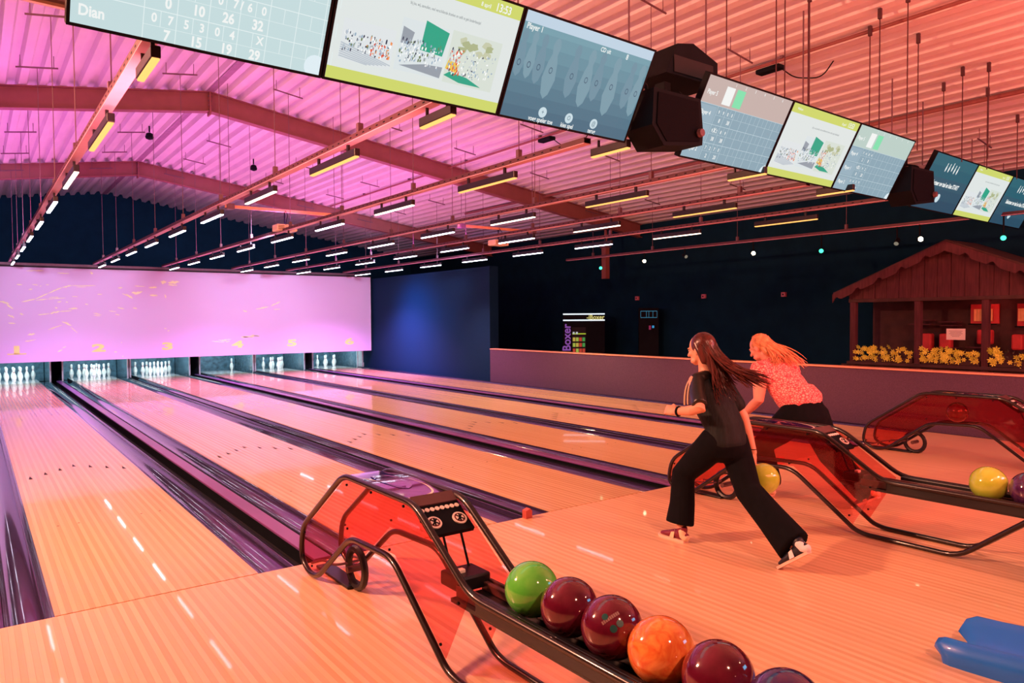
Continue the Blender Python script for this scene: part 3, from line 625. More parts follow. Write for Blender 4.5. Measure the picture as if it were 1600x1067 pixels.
def score_far(t, o, topc, seed):
    d = base(t, o, scol('score_grey', 138, 168, 182)); rr = random.Random(seed)
    sub(Q(MB(), o, 0, .68, 1, 1, .002), 'player_band', topc, d); sub(Q(MB(), o, .215, .71, .31, .93, .003), 'frame_box', W_, d); sub(Q(MB(), o, .335, .71, .43, .93, .003), 'frame_box', scol('mint', 130, 225, 175), d)
    for y in (.0, .235, .46): sub(Q(MB(), o, 0, y, .19, y + .20, .0018), 'name_cell', scol('name_cell', 150, 178, 192), d)
    b = MB()
    for x in [.20 + .10 * i for i in range(8)]: Q(b, o, x - .0015, 0, x + .0015, .68, .0025)
    for y in (.22, .45, .68): Q(b, o, 0, y - .003, 1, y + .003, .0025)
    for i in range(8):
        for y in (.0, .22, .45): Q(b, o, .20 + .10 * i + .049, y + .12, .20 + .10 * i + .051, y + .22, .0025); Q(b, o, .20 + .10 * i, y + .118, .20 + .10 * i + .10, y + .121, .0025)
    sub(b, 'score_grid', scol('grid2', 190, 212, 220), d)
    b = MB()
    for i, (s, y) in enumerate((('Player 5', .812), ('Player 4', .571), ('Player 1', .345), ('Player 2', .121))): TXT(b, o, s, .085, y, .052, bold=.02, sx=.8)
    for i in range(6): TXT(b, o, str(i + 1), .30 + i * .115, .965, .034)
    for y in (.57, .34, .12):
        for i in range(4): TXT(b, o, rr.choice('0245789'), .225 + i * .05, y + .04, .040, bold=.02)
        for i in range(2): TXT(b, o, rr.choice(('8', '20', '38', '9', '2')), .26 + i * .10, y - .06, .046, bold=.02)
    TXT(b, o, 'X', .25, .385, .050, bold=.04); sub(b, 'score_text', W_, d)['kind'] = 'stuff'
    b = MB(); c = PT(o, 1, 0, .003); n = 8; b.add([c] + [c + (ux * -math.cos(PI / 2 * i / n) + uy * math.sin(PI / 2 * i / n)) * .07 for i in range(n + 1)], [(0, i + 1, i + 2) for i in range(n)]); sub(b, 'corner_disc', scol('disc', 222, 238, 244), d)
def start_menu(t, o):
    d = base(t, o, scol('deep_teal', 42, 84, 108))
    for q in range(5): sub(Q(MB(), o, 0, .2 * q, 1, .2 * (q + 1), .0012), 'tone_band', scol('deep%d' % q, 38 + 5 * (q % 3), 78 + 6 * q, 100 + 4 * q), d)
    b = MB(); TXT(b, o, 'Selecteer uw taal en kies START', .488, .492, .078, bold=.035, sx=.78); sub(b, 'menu_text', W_, d)['kind'] = 'stuff'
    for i in range(5):
        b = MB(); c = PT(o, .33 + i * .068, .80 + (.03 if i == 2 else 0), .003 + i * .0001); prof = [(.004, -.055), (.012, -.04), (.017, -.015), (.010, .012), (.006, .025), (.009, .04), (.004, .052)]
        n = len(prof); P = [c + ux * a + uy * h for a, h in prof] + [c - ux * a + uy * h for a, h in prof]; b.add(P, [(j, j + 1, n + j + 1, n + j) for j in range(n - 1)]); sub(b, 'pin_icon', W_, d)
    b = MB(); c = PT(o, .476, .234, .003); n = 20; b.add([c] + [c + (ux * math.cos(2 * PI * i / n) + uy * math.sin(2 * PI * i / n)) * .055 for i in range(n)], [(0, i + 1, (i + 1) % n + 1) for i in range(n)]); sub(b, 'round_button', scol('button', 200, 222, 230), d)
def score_mint(t, o): score_far(t, o, scol('mint_band', 186, 208, 200), 5)
lbs = [['leftmost hanging screen showing a pale score table with the name Dian', 'left group middle screen, lime and white advert with the clock 13:53', 'large blue screen showing rows of bowling pins and Player 1'],
       ['middle group left screen, score table under a brownish band with a mint box', 'middle group centre screen, lime and white advert', 'middle group right screen, score table under a pale green band'],
       ['far right group left screen, dark blue with a start message and white pins', 'far right group centre screen, small lime and white advert', 'last dark blue start screen cut by the right edge of the photo']]
rr = random.Random(11)
for g in range(3):
    for k in (-1, 0, 1):
        t, o = monitor(g, k, lbs[g][k + 1])
        if k == 0: advert(t, o, random.Random(4))
        elif g == 0: (score_near if k < 0 else pins_menu)(t, o)
        elif g == 1: (score_far(t, o, scol('brown_band', 196, 178, 172), 2) if k < 0 else score_mint(t, o))
        else: start_menu(t, o)
# box truss behind the screens
TC = B0 + Vector((0, 0.30, 0.38)); tdir = SV.normalized()
t = thing('box_truss', 'square steel truss running behind all the score screens', 'truss', tuple(TC + SV))
M_tr = mat('grey_truss_tube', S(150, 125, 120), 0.35, metal=0.6)
def TP(s, a, b): return TC + tdir * s + Vector((0, a, b))
s0, s1 = -2.6, 12.2
for a in (-.14, .14):
    for b_ in (-.14, .14): MB().tube([TP(s0, a, b_), TP(s1, a, b_)], 0.025, 10).build('chord', M_tr, t)
n = int((s1 - s0) / 0.42)
for i in range(n):
    sa, sb = s0 + i * (s1 - s0) / n, s0 + (i + 1) * (s1 - s0) / n
    for (p, q) in (((-.14, -.14), (-.14, .14)), ((.14, -.14), (.14, .14)), ((-.14, .14), (.14, .14))):
        if i % 2: p, q = q, p
        MB().tube([TP(sa, *p), TP(sb, *q)], 0.012, 6).build('brace', M_tr, t)
for s in (-1.2, 1.05, 2.25, 3.3, 5.0, 7.1, 8.0, 9.7, 11.0):
    b = TP(s, 0, .14); MB().tube([b + Vector((0, 0, .12)), (b.x, b.y, roof(b.x) - 0.1)], 0.008, 6).build('rod', M_galv, t)
    MB().box(b + Vector((-.02, -.15, 0.02)), b + Vector((.02, .15, .16))).build('hanger', M_galv, t)
# loudspeakers between the screen groups
def speaker(s, lab):
    c = Vector(s); t = thing('loudspeaker', lab, 'speaker', tuple(c), 'black loudspeakers under the truss')
    poly = [(-.29, -.08), (-.16, -.22), (.29, -.16), (.30, -.05), (.27, .20), (-.27, .20)]
    MB().prism([(c.x + x, c.z + z) for x, z in poly], 'y', c.y - .14, c.y + .14).build('cabinet', M_dark, t)
    MB().prism([(c.x + x * .85, c.z + z * .85) for x, z in poly], 'y', c.y - .15, c.y - .14).build('grille', mat('speaker_grille', (0.004, 0.005, 0.008), .8, scale=200, bump=.4, spec=.08), t)
    for k in (-.2, .2):
        MB().tube(fillet([c + Vector((k, .0, .19)), c + Vector((k, 0, .27)), c + Vector((k, .22, .34))], .05), .014, 6).build('yoke', M_dark, t)
        MB().rbox(c + Vector((k - .04, .14, .30)), c + Vector((k + .04, .25, .40)), .01).build('clamp', M_dark, t)
    MB().lathe([(.03, -.03), (.035, 0), (.02, .02)], tuple(c + Vector((.22, -.17, -.08))), 10, 'y').build('knob', M_galv, t)
speaker((4.11, -.58, 3.09), 'black loudspeaker hanging in the gap right of the nearest three screens')
speaker((8.52, -.42, 3.05), 'black loudspeaker hanging in the gap between the middle and far right screens')
def moving_head(s, lab):
    c = Vector(s); t = thing('stage_cabinet', lab, 'speaker', tuple(c))
    MB().prism([(c.x - .34, c.z - .1), (c.x + .32, c.z - .1), (c.x + .32, c.z + .10), (c.x + .0, c.z + .2), (c.x - .20, c.z + .16)], 'y', c.y - .2, c.y + .2).build('cabinet', M_dark, t)
    MB().rbox(c + Vector((-.25, -.21, -.08)), c + Vector((.25, -.2, .06)), .004).build('grille', M_black, t)
    MB().tube([c + Vector((0, 0, .15)), Vector((c.x, c.y, roof(c.x) - .1))], .008, 6).build('rod', M_galv, t)
moving_head((4.62, -.25, 3.66), 'angular black cabinet above the truss left of the middle screens')

# ================================================================ BALL RETURNS
M_tube = mat('dark_frame_tube', S(30, 20, 22), 0.3, metal=0.3, coat=0.4, var=0.1)
M_track = mat('black_ball_track', (0.006, 0.007, 0.010, 1), 0.4, coat=0.1)
M_rib = mat('brown_track_insert', S(92, 62, 62), 0.4)
M_hood = mat('plum_hood_top', S(92, 40, 120), 0.08, metal=0.35, coat=1.0, var=0.2, scale=3)  # purple of the mirrored ceiling put into the base colour
M_white = mat('white_plastic', S(238, 232, 220), 0.35, var=0.03)
def acrylic():
    m = bpy.data.materials.new('red_acrylic'); m.use_nodes = True; nt = m.node_tree; n = nt.nodes; L = nt.links; n.clear()
    out = n.new('ShaderNodeOutputMaterial'); tr = n.new('ShaderNodeBsdfTransparent'); tr.inputs[0].default_value = (0.95, 0.60, 0.60, 1)
    gl = n.new('ShaderNodeBsdfGlossy'); gl.inputs['Roughness'].default_value = 0.03; gl.inputs['Color'].default_value = (1, 1, 1, 1)
    df = n.new('ShaderNodeBsdfDiffuse'); df.inputs[0].default_value = (0.55, 0.03, 0.04, 1)
    lw = n.new('ShaderNodeLayerWeight'); lw.inputs[0].default_value = .2; fr = n.new('ShaderNodeMath'); fr.operation = 'MULTIPLY_ADD'; pw = n.new('ShaderNodeMath'); pw.operation = 'POWER'; pw.inputs[1].default_value = 5.0; fr.inputs[1].default_value = .5; fr.inputs[2].default_value = .02; L.new(lw.outputs['Facing'], pw.inputs[0]); L.new(pw.outputs[0], fr.inputs[0])
    no = n.new('ShaderNodeTexNoise'); no.inputs['Scale'].default_value = 3.0; mm = n.new('ShaderNodeMath'); mm.operation = 'MULTIPLY_ADD'; mm.inputs[1].default_value = 0.04; mm.inputs[2].default_value = 0.015
    L.new(no.outputs['Fac'], mm.inputs[0])
    m1 = n.new('ShaderNodeMixShader'); L.new(mm.outputs[0], m1.inputs[0]); L.new(tr.outputs[0], m1.inputs[1]); L.new(df.outputs[0], m1.inputs[2])
    m2 = n.new('ShaderNodeMixShader'); L.new(fr.outputs[0], m2.inputs[0]); L.new(m1.outputs[0], m2.inputs[1]); L.new(gl.outputs[0], m2.inputs[2]); L.new(m2.outputs[0], out.inputs[0])
    return m
M_acr = acrylic()
def ball_return(label):
    t = thing('ball_return', label, 'ball return', (0, 0, 0), 'three ball returns')
    H = 0.13
    up = [(-4.35, .415), (-2.02, .415), (-1.56, .705), (-.75, .705), (-.12, .28), (-.085, .08), (-.22, .012), (-.36, .03), (-.83, .375), (-1.32, .395), (-1.82, .035), (-1.90, .018), (-2.50, .018), (-2.92, .36)]
    for s in (-1, 1):
        pts = fillet([(s * H, y, z) for y, z in up], .09, 4)
        MB().tube(pts, .0165, 10).build('frame_tube', M_tube, t, smooth=True, ang=60)
        poly = [(-.76, .69), (-1.555, .69), (-1.99, .405), (-1.97, .36), (-1.80, .07), (-1.33, .41), (-.82, .39), (-.36, .05), (-.22, .03), (-.10, .09), (-.13, .27)]
        # side window as a closed prism with correct winding handled by triangulation
        bm = bmesh.new(); f = bm.faces.new([bm.verts.new((s * (H - .014), y, z)) for y, z in poly]); bmesh.ops.triangulate(bm, faces=[f])
        b = MB(); b.add([v.co[:] for v in bm.verts], [[v.index for v in g.verts] for g in bm.faces] if not bm.verts.index_update() else []); bm.free()
        bo = b.build('side_panel', M_acr, t, fix=False, label='transparent red side panel')
        sm = bo.modifiers.new('thickness', 'SOLIDIFY'); sm.thickness = .004
        for (y, z) in ((-.80, .66), (-1.1, .675), (-1.45, .675), (-1.62, .64), (-.16, .25), (-.13, .10), (-.27, .07), (-.80, .42), (-1.30, .43), (-1.78, .13), (-1.93, .36)):
            MB().lathe([(.007, -.004), (.007, .004)], (s * (H + .003), y, z), 8, 'x').build('bolt', M_dark, t)
    # curved hood top, tinted with the mirrored ceiling colour
    n = 12; prof = [(-.70 - .78 * k / n, .690 + .028 * math.sin(PI * k / n)) for k in range(n + 1)]
    hb = MB().prism(prof + [(y, z - .012) for y, z in reversed(prof)], 'x', -H + .012, H - .012)
    hd = hb.build('hood_top', M_hood, t, smooth=True, ang=30)
    def hz(y): return .690 + .028 * math.sin(PI * min(1, max(0, (-.70 - y) / .78))) + .0015
    def swoosh(pts, w0, nm='hood_stripe'):
        b = MB(); P = fillet([(x, y, 0) for x, y in pts], .3, 8); L_ = []; R_ = []
        for i, p in enumerate(P):
            a = P[max(0, i - 1)]; c = P[min(len(P) - 1, i + 1)]; d = (Vector(c) - Vector(a)).normalized(); nn = Vector((-d.y, d.x, 0)); wq = w0 * (0.25 + 0.75 * math.sin(PI * i / (len(P) - 1)))
            l = Vector(p) + nn * wq; r = Vector(p) - nn * wq; L_.append((l.x, l.y, hz(l.y))); R_.append((r.x, r.y, hz(r.y)))
        k = len(P); b.add(L_ + R_, [(i, i + 1, k + i + 1, k + i) for i in range(k - 1)]); b.build(nm, M_white, hd, fix=False)
    swoosh([(-.112, -1.40), (-.06, -1.42), (.07, -1.40), (.10, -1.28), (.085, -1.10)], .006)
    swoosh([(-.10, -.86), (-.09, -1.0), (-.06, -1.10)], .004)
    swoosh([(.105, -.74), (.02, -.80), (-.10, -.76)], .003)
    b = MB(); c0 = Vector((-.01, -1.08, 0)); n = 20; P = []
    for k in range(n): 
        a = 2 * PI * k / n; x, y = c0.x + .065 * math.cos(a), c0.y + .20 * math.sin(a); P.append((x, y, hz(y) + .0003))
    b.add(P, [tuple(range(n))]); b.build('hood_oval', mat('deep_plum', S(70, 20, 90), .1, coat=1), hd, fix=False)
    # control panel following the falling tubes
    a0 = Vector((0, -1.50, .712)); dd = Vector((0, -.46, -.29)).normalized(); nn = Vector((0, -.29 * 1, .46)).normalized(); nn = Vector((0, -.533, .846))
    def CP(x, s, h): v = a0 + dd * s + nn * h; return (x, v.y, v.z)
    def cbx(x0, x1, s0, s1, h0, h1):
        vs = [CP(x, s, h) for h in (h0, h1) for x, s in ((x0, s0), (x1, s0), (x1, s1), (x0, s1))]
        return MB().add(vs, [(0, 3, 2, 1), (4, 5, 6, 7), (0, 1, 5, 4), (1, 2, 6, 5), (2, 3, 7, 6), (3, 0, 4, 7)])
    cp = cbx(-H + .015, H - .015, 0.0, .225, -.03, -.008).build('control_panel', M_dark, t)
    cbx(-H + .016, H - .016, -.02, .045, -.012, .0).build('trim_plate', M_rib, cp)
    b = MB()
    for k in range(8):
        x = -.095 + k * .027; v = CP(x, .075, -.006); vs = [Vector(v) + (Vector((1, 0, 0)) * math.cos(2 * PI * q / 12) + dd * math.sin(2 * PI * q / 12)) * .012 for q in range(12)]
        b = MB(); b.add(vs + [p + nn * .004 for p in vs], [tuple(range(12, 24))] + [(q, (q + 1) % 12, 12 + (q + 1) % 12, 12 + q) for q in range(12)]); b.build('white_button', M_white, cp)
    for x in (-.068, .068):
        def disc(r, h0, h1, m, nm, mx=20):
            v = Vector(CP(x, .155, -.008)); vs = [v + (Vector((1, 0, 0)) * math.cos(2 * PI * q / mx) + dd * math.sin(2 * PI * q / mx)) * r for q in range(mx)]
            b = MB(); b.add([p + nn * h0 for p in vs] + [p + nn * h1 for p in vs], [tuple(range(mx, 2 * mx))] + [(q, (q + 1) % mx, mx + (q + 1) % mx, mx + q) for q in range(mx)]); b.build(nm, m, cp)
        disc(.036, 0, .006, M_white, 'round_badge'); disc(.027, .0062, .0072, mat('badge_red', S(110, 40, 40), .4), 'badge_ring'); disc(.020, .0074, .0082, M_white, 'badge_centre')
        b = MB(); v = Vector(CP(x, .155, .0012))
        for a in (PI / 4, -PI / 4, PI / 2 + .2):
            d1 = Vector((1, 0, 0)) * math.cos(a) + dd * math.sin(a); d2 = nn.cross(d1); b.add([v - d1 * .024 - d2 * .004, v + d1 * .024 - d2 * .004, v + d1 * .024 + d2 * .004, v - d1 * .024 + d2 * .004], [(0, 1, 2, 3)])
        b.build('badge_cross', M_dark, cp, fix=False)
    for x in (-.045, .05): MB().tube([CP(x, .20, -.02), (x, -1.74, .41)], .006, 8).build('strut', M_dark, t)
    MB().rbox((-.085, -1.86, .365), (.085, -1.70, .43), .01).build('lift_box', M_track, t)
    MB().rbox((-.05, -1.80, .425), (-.01, -1.77, .445), .004).build('white_guide', M_white, t)
    # ball track
    MB().box((-.115, -4.35, .335), (.115, -1.84, .352)).build('track_bed', M_track, t)
    for s in (-1, 1):
        MB().rbox((min(s * .118, s * .088), -4.35, .34), (max(s * .118, s * .088), -2.03, .425), .008).build('track_side', M_track, t)
        MB().rbox((min(s * .07, s * .045), -4.35, .352), (max(s * .07, s * .045), -1.84, .392), .005).build('track_rib', M_rib, t)
        MB().rbox((min(s * .088, s * .074), -4.35, .352), (max(s * .088, s * .074), -1.84, .40), .003).build('track_lip', M_rib, t)
    # low lift housing under the nose
    MB().rbox((-.05, -.60, .0), (.05, -.12, .018), .006).build('base_tray', M_track, t)
    MB().tube([(-.0, -.62 + .11 * math.cos(a), .125 + .11 * math.sin(a)) for a in [2 * PI * k / 20 for k in range(20)]], .022, 8, closed=True).build('lift_wheel', M_track, t, smooth=True)
    MB().tube([(-.06, -.62, .125), (.06, -.62, .125)], .02, 10).build('wheel_hub', M_rib, t)
    MB().tube(fillet([(-.09, -.16, .05), (-.09, -.35, .12), (-.09, -.52, .13), (.09, -.52, .13), (.09, -.3, .10)], .06), .008, 6).build('guide_rod', M_galv, t)
    return t
br = ball_return('nearest ball return with glossy hood tinted like the ceiling, red side panels and six balls in its rack')
RX = (1.4388, 4.8480, 8.2574)
dup(br, (RX[1], 0, 0), 'middle ball return with red side panels, behind the woman in black')
dup(br, (RX[2], 0, 0), 'far right ball return by the low wall, dark ball inside its hood')
br.location = (RX[0], 0, 0)

# balls
def ball_mat(name, c, c2=None, swirl=0.0, rough=0.09):
    m = bpy.data.materials.new(name); m.use_nodes = True; nt = m.node_tree; n = nt.nodes; L = nt.links; b = n['Principled BSDF']
    tc = n.new('ShaderNodeTexCoord'); no = n.new('ShaderNodeTexNoise'); no.inputs['Scale'].default_value = 14; no.inputs['Detail'].default_value = 5; no.inputs['Distortion'].default_value = swirl
    cr = n.new('ShaderNodeValToRGB'); cr.color_ramp.elements[0].position = .35; cr.color_ramp.elements[1].position = .65; cr.color_ramp.elements[0].color = c; cr.color_ramp.elements[1].color = c2 or c
    L.new(tc.outputs['Object'], no.inputs[0]); L.new(no.outputs['Fac'], cr.inputs[0]); L.new(cr.outputs[0], b.inputs['Base Color']); b.inputs['Roughness'].default_value = rough; b.inputs['Coat Weight'].default_value = 1.0; b.inputs['Coat Roughness'].default_value = .02
    return m
BR = 0.1083
def sphere_mb(r, n=40, k=24):
    return MB().lathe([(r * math.sin(PI * i / k) + (1e-5), -r * math.cos(PI * i / k)) for i in range(k + 1)], (0, 0, 0), n)
BALLM = {'green': ball_mat('lime_ball', (0.10, 0.62, 0.06, 1), (0.16, 0.70, 0.09, 1)), 'red': ball_mat('dark_red_ball', (0.10, 0.006, 0.022, 1), (0.15, 0.010, 0.035, 1)),
         'orange': ball_mat('orange_marbled_ball', (0.80, 0.16, 0.035, 1), (0.95, 0.36, 0.08, 1), 2.5), 'blue': ball_mat('dark_blue_ball', (0.02, 0.02, 0.12, 1), (0.06, 0.02, 0.10, 1), 2.0),
         'yellow': ball_mat('yellow_green_ball', (0.42, 0.62, 0.05, 1), (0.50, 0.70, 0.08, 1)), 'plum': ball_mat('dark_plum_ball', (0.05, 0.01, 0.07, 1), (0.10, 0.03, 0.10, 1), 2)}
M_hole = mat('dark_finger_hole', (0.01, 0.10, 0.10), 0.4)
def ball(kind, loc, label, holes=None, grp='bowling balls on the ball returns', band=None):
    t = thing('bowling_ball', label, 'bowling ball', loc, grp)
    t2 = MB(); t2.v, t2.f = sphere_mb(BR).v, sphere_mb(BR).f; t2.v = [(x + loc[0], y + loc[1], z + loc[2]) for x, y, z in t2.v]
    t2.build('shell', BALLM[kind], t, smooth=True, ang=None)
    if holes:
        c = Vector(loc)
        for d, r in holes:
            d = Vector(d).normalized(); u = d.cross(Vector((0, 0, 1))).normalized(); v = d.cross(u)
            b = MB(); n = 14; cc = c + d * math.sqrt(BR * BR - r * r)
            ring = [cc + (u * math.cos(2 * PI * q / n) + v * math.sin(2 * PI * q / n)) * r + d * .0012 for q in range(n)]; inr = [cc + (u * math.cos(2 * PI * q / n) + v * math.sin(2 * PI * q / n)) * r * .7 + d * .0014 for q in range(n)]
            b.add(ring + inr, [(q, (q + 1) % n, n + (q + 1) % n, n + q) for q in range(n)] + [tuple(range(n, 2 * n))]); b.build('finger_hole', M_hole, t, fix=False)
    if band:
        b = MB(); c = Vector(loc); d = Vector(band[0]).normalized(); u = Vector(band[1]); u = (u - d * u.dot(d)).normalized(); v = d.cross(u)
        for q in range(9):
            x0, x1 = -.036 + q * .008, -.036 + q * .008 + .0062
            P = []
            for x, y in ((x0, -.006), (x1, -.006), (x1, .006), (x0, .006)):
                p = d * BR + u * x + v * y; P.append(c + p.normalized() * (BR + .0008))
            b.add(P, [(0, 1, 2, 3)])
        b.build('engraved_mark', mat('grey_ball_print', S(150, 120, 120), .4), t, fix=False, label='worn pale grey lettering')
    return t
BZ = .392 + .0975
ys = (-2.265, -2.490, -2.714, -2.938, -3.162, -3.386)
cd_ = Vector((-.3162, -4.5116, 1.5604))
ball('green', (RX[0], ys[0], BZ), 'lime green bowling ball first in the near rack')
ball('red', (RX[0], ys[1], BZ), 'plain dark red bowling ball touching the lime green one')
dz = (cd_ - Vector((RX[0], ys[2], BZ))).normalized(); rgt = Vector((.803, -.596, 0)); upv = Vector((0, 0, 1))
ball('red', (RX[0], ys[2], BZ), 'dark red bowling ball with three finger holes and worn lettering', [(dz + rgt * .05 + upv * -.05 + rgt*.0, .0125), (dz + rgt * .26 + upv * .12, .0125), (dz + rgt * -.28 + upv * .42, .011)], band=(dz + upv * .36 + rgt * -.05, rgt * .8 + upv * .62))
ball('orange', (RX[0], ys[3], BZ), 'orange marbled bowling ball in the near rack')
ball('red', (RX[0], ys[4], BZ), 'dark red bowling ball beyond the orange one, cut by the bottom edge')
ball('blue', (RX[0], ys[5], BZ), 'dark blue bowling ball, only its top in view at the bottom edge')
ball('yellow', (RX[1], -2.62, BZ), 'yellow green bowling ball resting on the middle ball return')
ball('plum', (RX[1], -2.845, BZ), 'dark plum bowling ball at the right edge beside the yellow green one')
ball('red', (RX[2] + 0.0, -1.06, .51), 'dark red ball inside the hood of the far right ball return')

# pins
M_pin = mat('white_pin_coat', S(245, 242, 236), 0.15, coat=0.8, var=0.01)
M_pstr = mat('red_pin_stripe', S(200, 40, 40), 0.25)
PP = [(.0258, 0), (.0286, .004), (.036, .03), (.0499, .085), (.0573, .118), (.0605, .1143 + .0), (.0573, .150), (.0495, .183), (.0385, .21), (.0275, .238), (.0235, .255), (.0238, .275), (.0275, .300), (.0316, .325), (.0324, .343), (.029, .362), (.020, .376), (.006, .381)]
PP = sorted(PP, key=lambda q: q[1])
def pin(label, loc, grp):
    t = thing('bowling_pin', label, 'bowling pin', (0, 0, 0), grp)
    MB().lathe(PP, (0, 0, 0), 18).build('body', M_pin, t, smooth=True, ang=None)
    for z0, z1, r0, r1 in ((.246, .254, .0262, .0250), (.266, .274, .0245, .0248)):
        MB().lathe([(r0, z0), (r1, z1)], (0, 0, 0), 18).build('neck_stripe', M_pstr, t, smooth=True)
    t.location = loc; return t
PINP = {1: (0, 18.29), 2: (-.1524, 18.554), 3: (.1524, 18.554), 4: (-.3048, 18.818), 5: (0, 18.818), 6: (.3048, 18.818), 7: (-.4572, 19.082), 8: (-.1524, 19.082), 9: (.1524, 19.082), 10: (.4572, 19.082)}
PN = {1: 'head pin at the front', 2: 'left pin of the second row', 3: 'right pin of the second row', 4: 'left pin of the third row', 5: 'middle pin of the third row', 6: 'right pin of the third row', 7: 'back row pin at far left', 8: 'back row pin left of centre', 9: 'back row pin right of centre', 10: 'back row pin at far right'}
STAND = {1: range(1, 11), 2: range(1, 11), 3: range(1, 11), 4: (10,), 5: (3, 5, 6, 8, 9, 10), 6: (5, 6, 8, 9, 10)}
pp = None
for l, st in STAND.items():
    for k in st:
        dx, y = PINP[k]; lb = 'white pin on %s, %s' % (ws[l - 1], PN[k]) if l != 4 else 'single white bowling pin left standing on the fourth lane'
        loc = (LX[l - 1] + LW / 2 + dx, y, 0.0); g = 'pins standing on ' + ws[l - 1]
        if pp is None: pp = pin(lb, loc, g)
        else: q = dup(pp, loc, lb); q['group'] = g

# blue ramp at the lower right
M_blue = mat('blue_ramp_plastic', (0.006, 0.17, 0.75), 0.4, coat=0.3, var=0.08, scale=5)
t = thing('ball_ramp', 'blue moulded plastic ball ramp with a trough, lying at the lower right corner', 'ball ramp', (3.3, -3.4, 0))
sec = [(-.175, 0), (-.185, .05), (-.17, .095), (-.14, .112), (-.11, .10), (-.07, .055), (0, .035), (.07, .055), (.11, .10), (.14, .125), (.175, .12), (.19, .06), (.175, 0)]
secs = []
for k, (y, sc, lift, nar) in enumerate(((-2.985, .55, 0, .80), (-3.0, .85, 0, .93), (-3.03, .98, 0, .98), (-3.10, 1.0, 0, 1.0), (-3.35, 1.12, 0, 1.0), (-3.7, 1.45, 0, 1.02), (-4.0, 1.8, 0, 1.04))):
    secs.append([(3.33 + (y + 3.0) * -.12 + x * nar * 1.12, y - .07 + (.035 if abs(x) > .1 and z > .05 else (-.02 if z < .06 and abs(x) < .1 else 0)) * (1 if k < 3 else 0), z * sc + (0.0)) for x, z in sec])
b = MB(); n = len(sec)
b.add([p for s_ in secs for p in s_], [(i * n + j, i * n + j + 1, (i + 1) * n + j + 1, (i + 1) * n + j) for i in range(len(secs) - 1) for j in range(n - 1)] + [tuple(range(n)), tuple(reversed(range((len(secs) - 1) * n, len(secs) * n)))])
o = b.build('trough', M_blue, t, smooth=True, ang=50)
for yy in (-3.18, -3.8): MB().rbox((3.22, yy - .03, .001), (3.44, yy + .03, .02), .004).build('foot_pad', M_dark, t)

# ================================================================ WOODEN STALL BEYOND THE LOW WALL
M_wd = mat('reddish_stall_wood', S(84, 44, 48), 0.9, var=0.25, scale=6, stretch=(1, 6, .6), bump=.3)
M_wd2 = mat('dark_stall_wood', S(70, 44, 40), 0.8, var=0.25, scale=6)
t = thing('wooden_stall', 'small gabled wooden chalet stall with flower boxes beyond the low wall', 'stall', (12.4, .72, 0))
XS = 12.4; AY, AZ = .72, 2.72; EY, EZ = 2.50, 1.98; EY2 = 2 * AY - EY
for y in (2.33, 1.22, .21, -.85): MB().rbox((XS - .05, y - .05, 0), (XS + .05, y + .05, 1.86), .008).build('post', M_wd, t)
MB().rbox((XS - .06, -.95, 1.80), (XS + .06, 2.40, 1.86), .006).build('lintel', M_wd2, t)
MB().rbox((XS - .08, -.95, .70), (XS + .10, 2.42, .755), .006).build('sill', M_wd2, t)
k = 0; y = -.93
while y < 2.40:
    y1 = min(y + .205, 2.40); zt0 = AZ - (AZ - EZ) * abs(y - AY) / (EY - AY); zt1 = AZ - (AZ - EZ) * abs(y1 - AY) / (EY - AY)
    off = .0 if k % 2 else .012
    pl = [(y + .004, 1.83), (y1 - .004, 1.83), (y1 - .004, zt1 - .02)] + ([(AY, AZ - .02)] if y < AY < y1 else []) + [(y + .004, zt0 - .02)]
    MB().prism(pl, 'x', XS - .03 - off, XS - .005 - off).build('gable_board', M_wd, t); y += .205; k += 1
k = 0; y = -.93
while y < 2.36: MB().box((XS - .02, y + .003, .0), (XS + .0, y + .202, .70)).build('front_board', M_wd2, t); y += .205
for s in (-1, 1):
    ye, yq = AY + s * (EY - AY + .10), AY
    # roof slab and scalloped barge board
    MB().prism([(yq, AZ + .0), (ye, EZ - .05), (ye, EZ + .0), (yq, AZ + .05)], 'x', XS - .22, XS + 1.0).build('roof_slab', M_wd2, t)
    n = 22; top = []; bot = []
    for i in range(n * 2 + 1):
        f = i / (n * 2); y_ = yq + (ye - yq) * f; z_ = AZ + .02 + (EZ - .03 - AZ - .02) * f
        ph = (f * 5.0) % 1.0; sc = .15 if ph < .62 else .15 - .07 * math.sin(PI * (ph - .62) / .38)
        top.append((XS - .25, y_, z_)); bot.append((XS - .25, y_, z_ - sc))
    b = MB(); k = len(top); tb = [(x + .025, y_, z_) for x, y_, z_ in top]; bb = [(x + .025, y_, z_) for x, y_, z_ in bot]
    b.add(top + bot + tb + bb, [(i, i + 1, k + i + 1, k + i) for i in range(k - 1)] + [(2 * k + i, 3 * k + i, 3 * k + i + 1, 2 * k + i + 1) for i in range(k - 1)] + [(i, 2 * k + i, 2 * k + i + 1, i + 1) for i in range(k - 1)] + [(k + i, k + i + 1, 3 * k + i + 1, 3 * k + i) for i in range(k - 1)] + [(0, k, 3 * k, 2 * k), (k - 1, 3 * k - 1, 4 * k - 1, 2 * k - 1)])
    b.build('barge_board', M_wd, t)
MB().box((XS + .85, -.95, 0), (XS + .9, 2.42, 2.0)).build('back_board', M_wd2, t)
MB().box((XS + .1, -.95, .62), (XS + .84, 2.40, .66)).build('counter', M_wd, t)
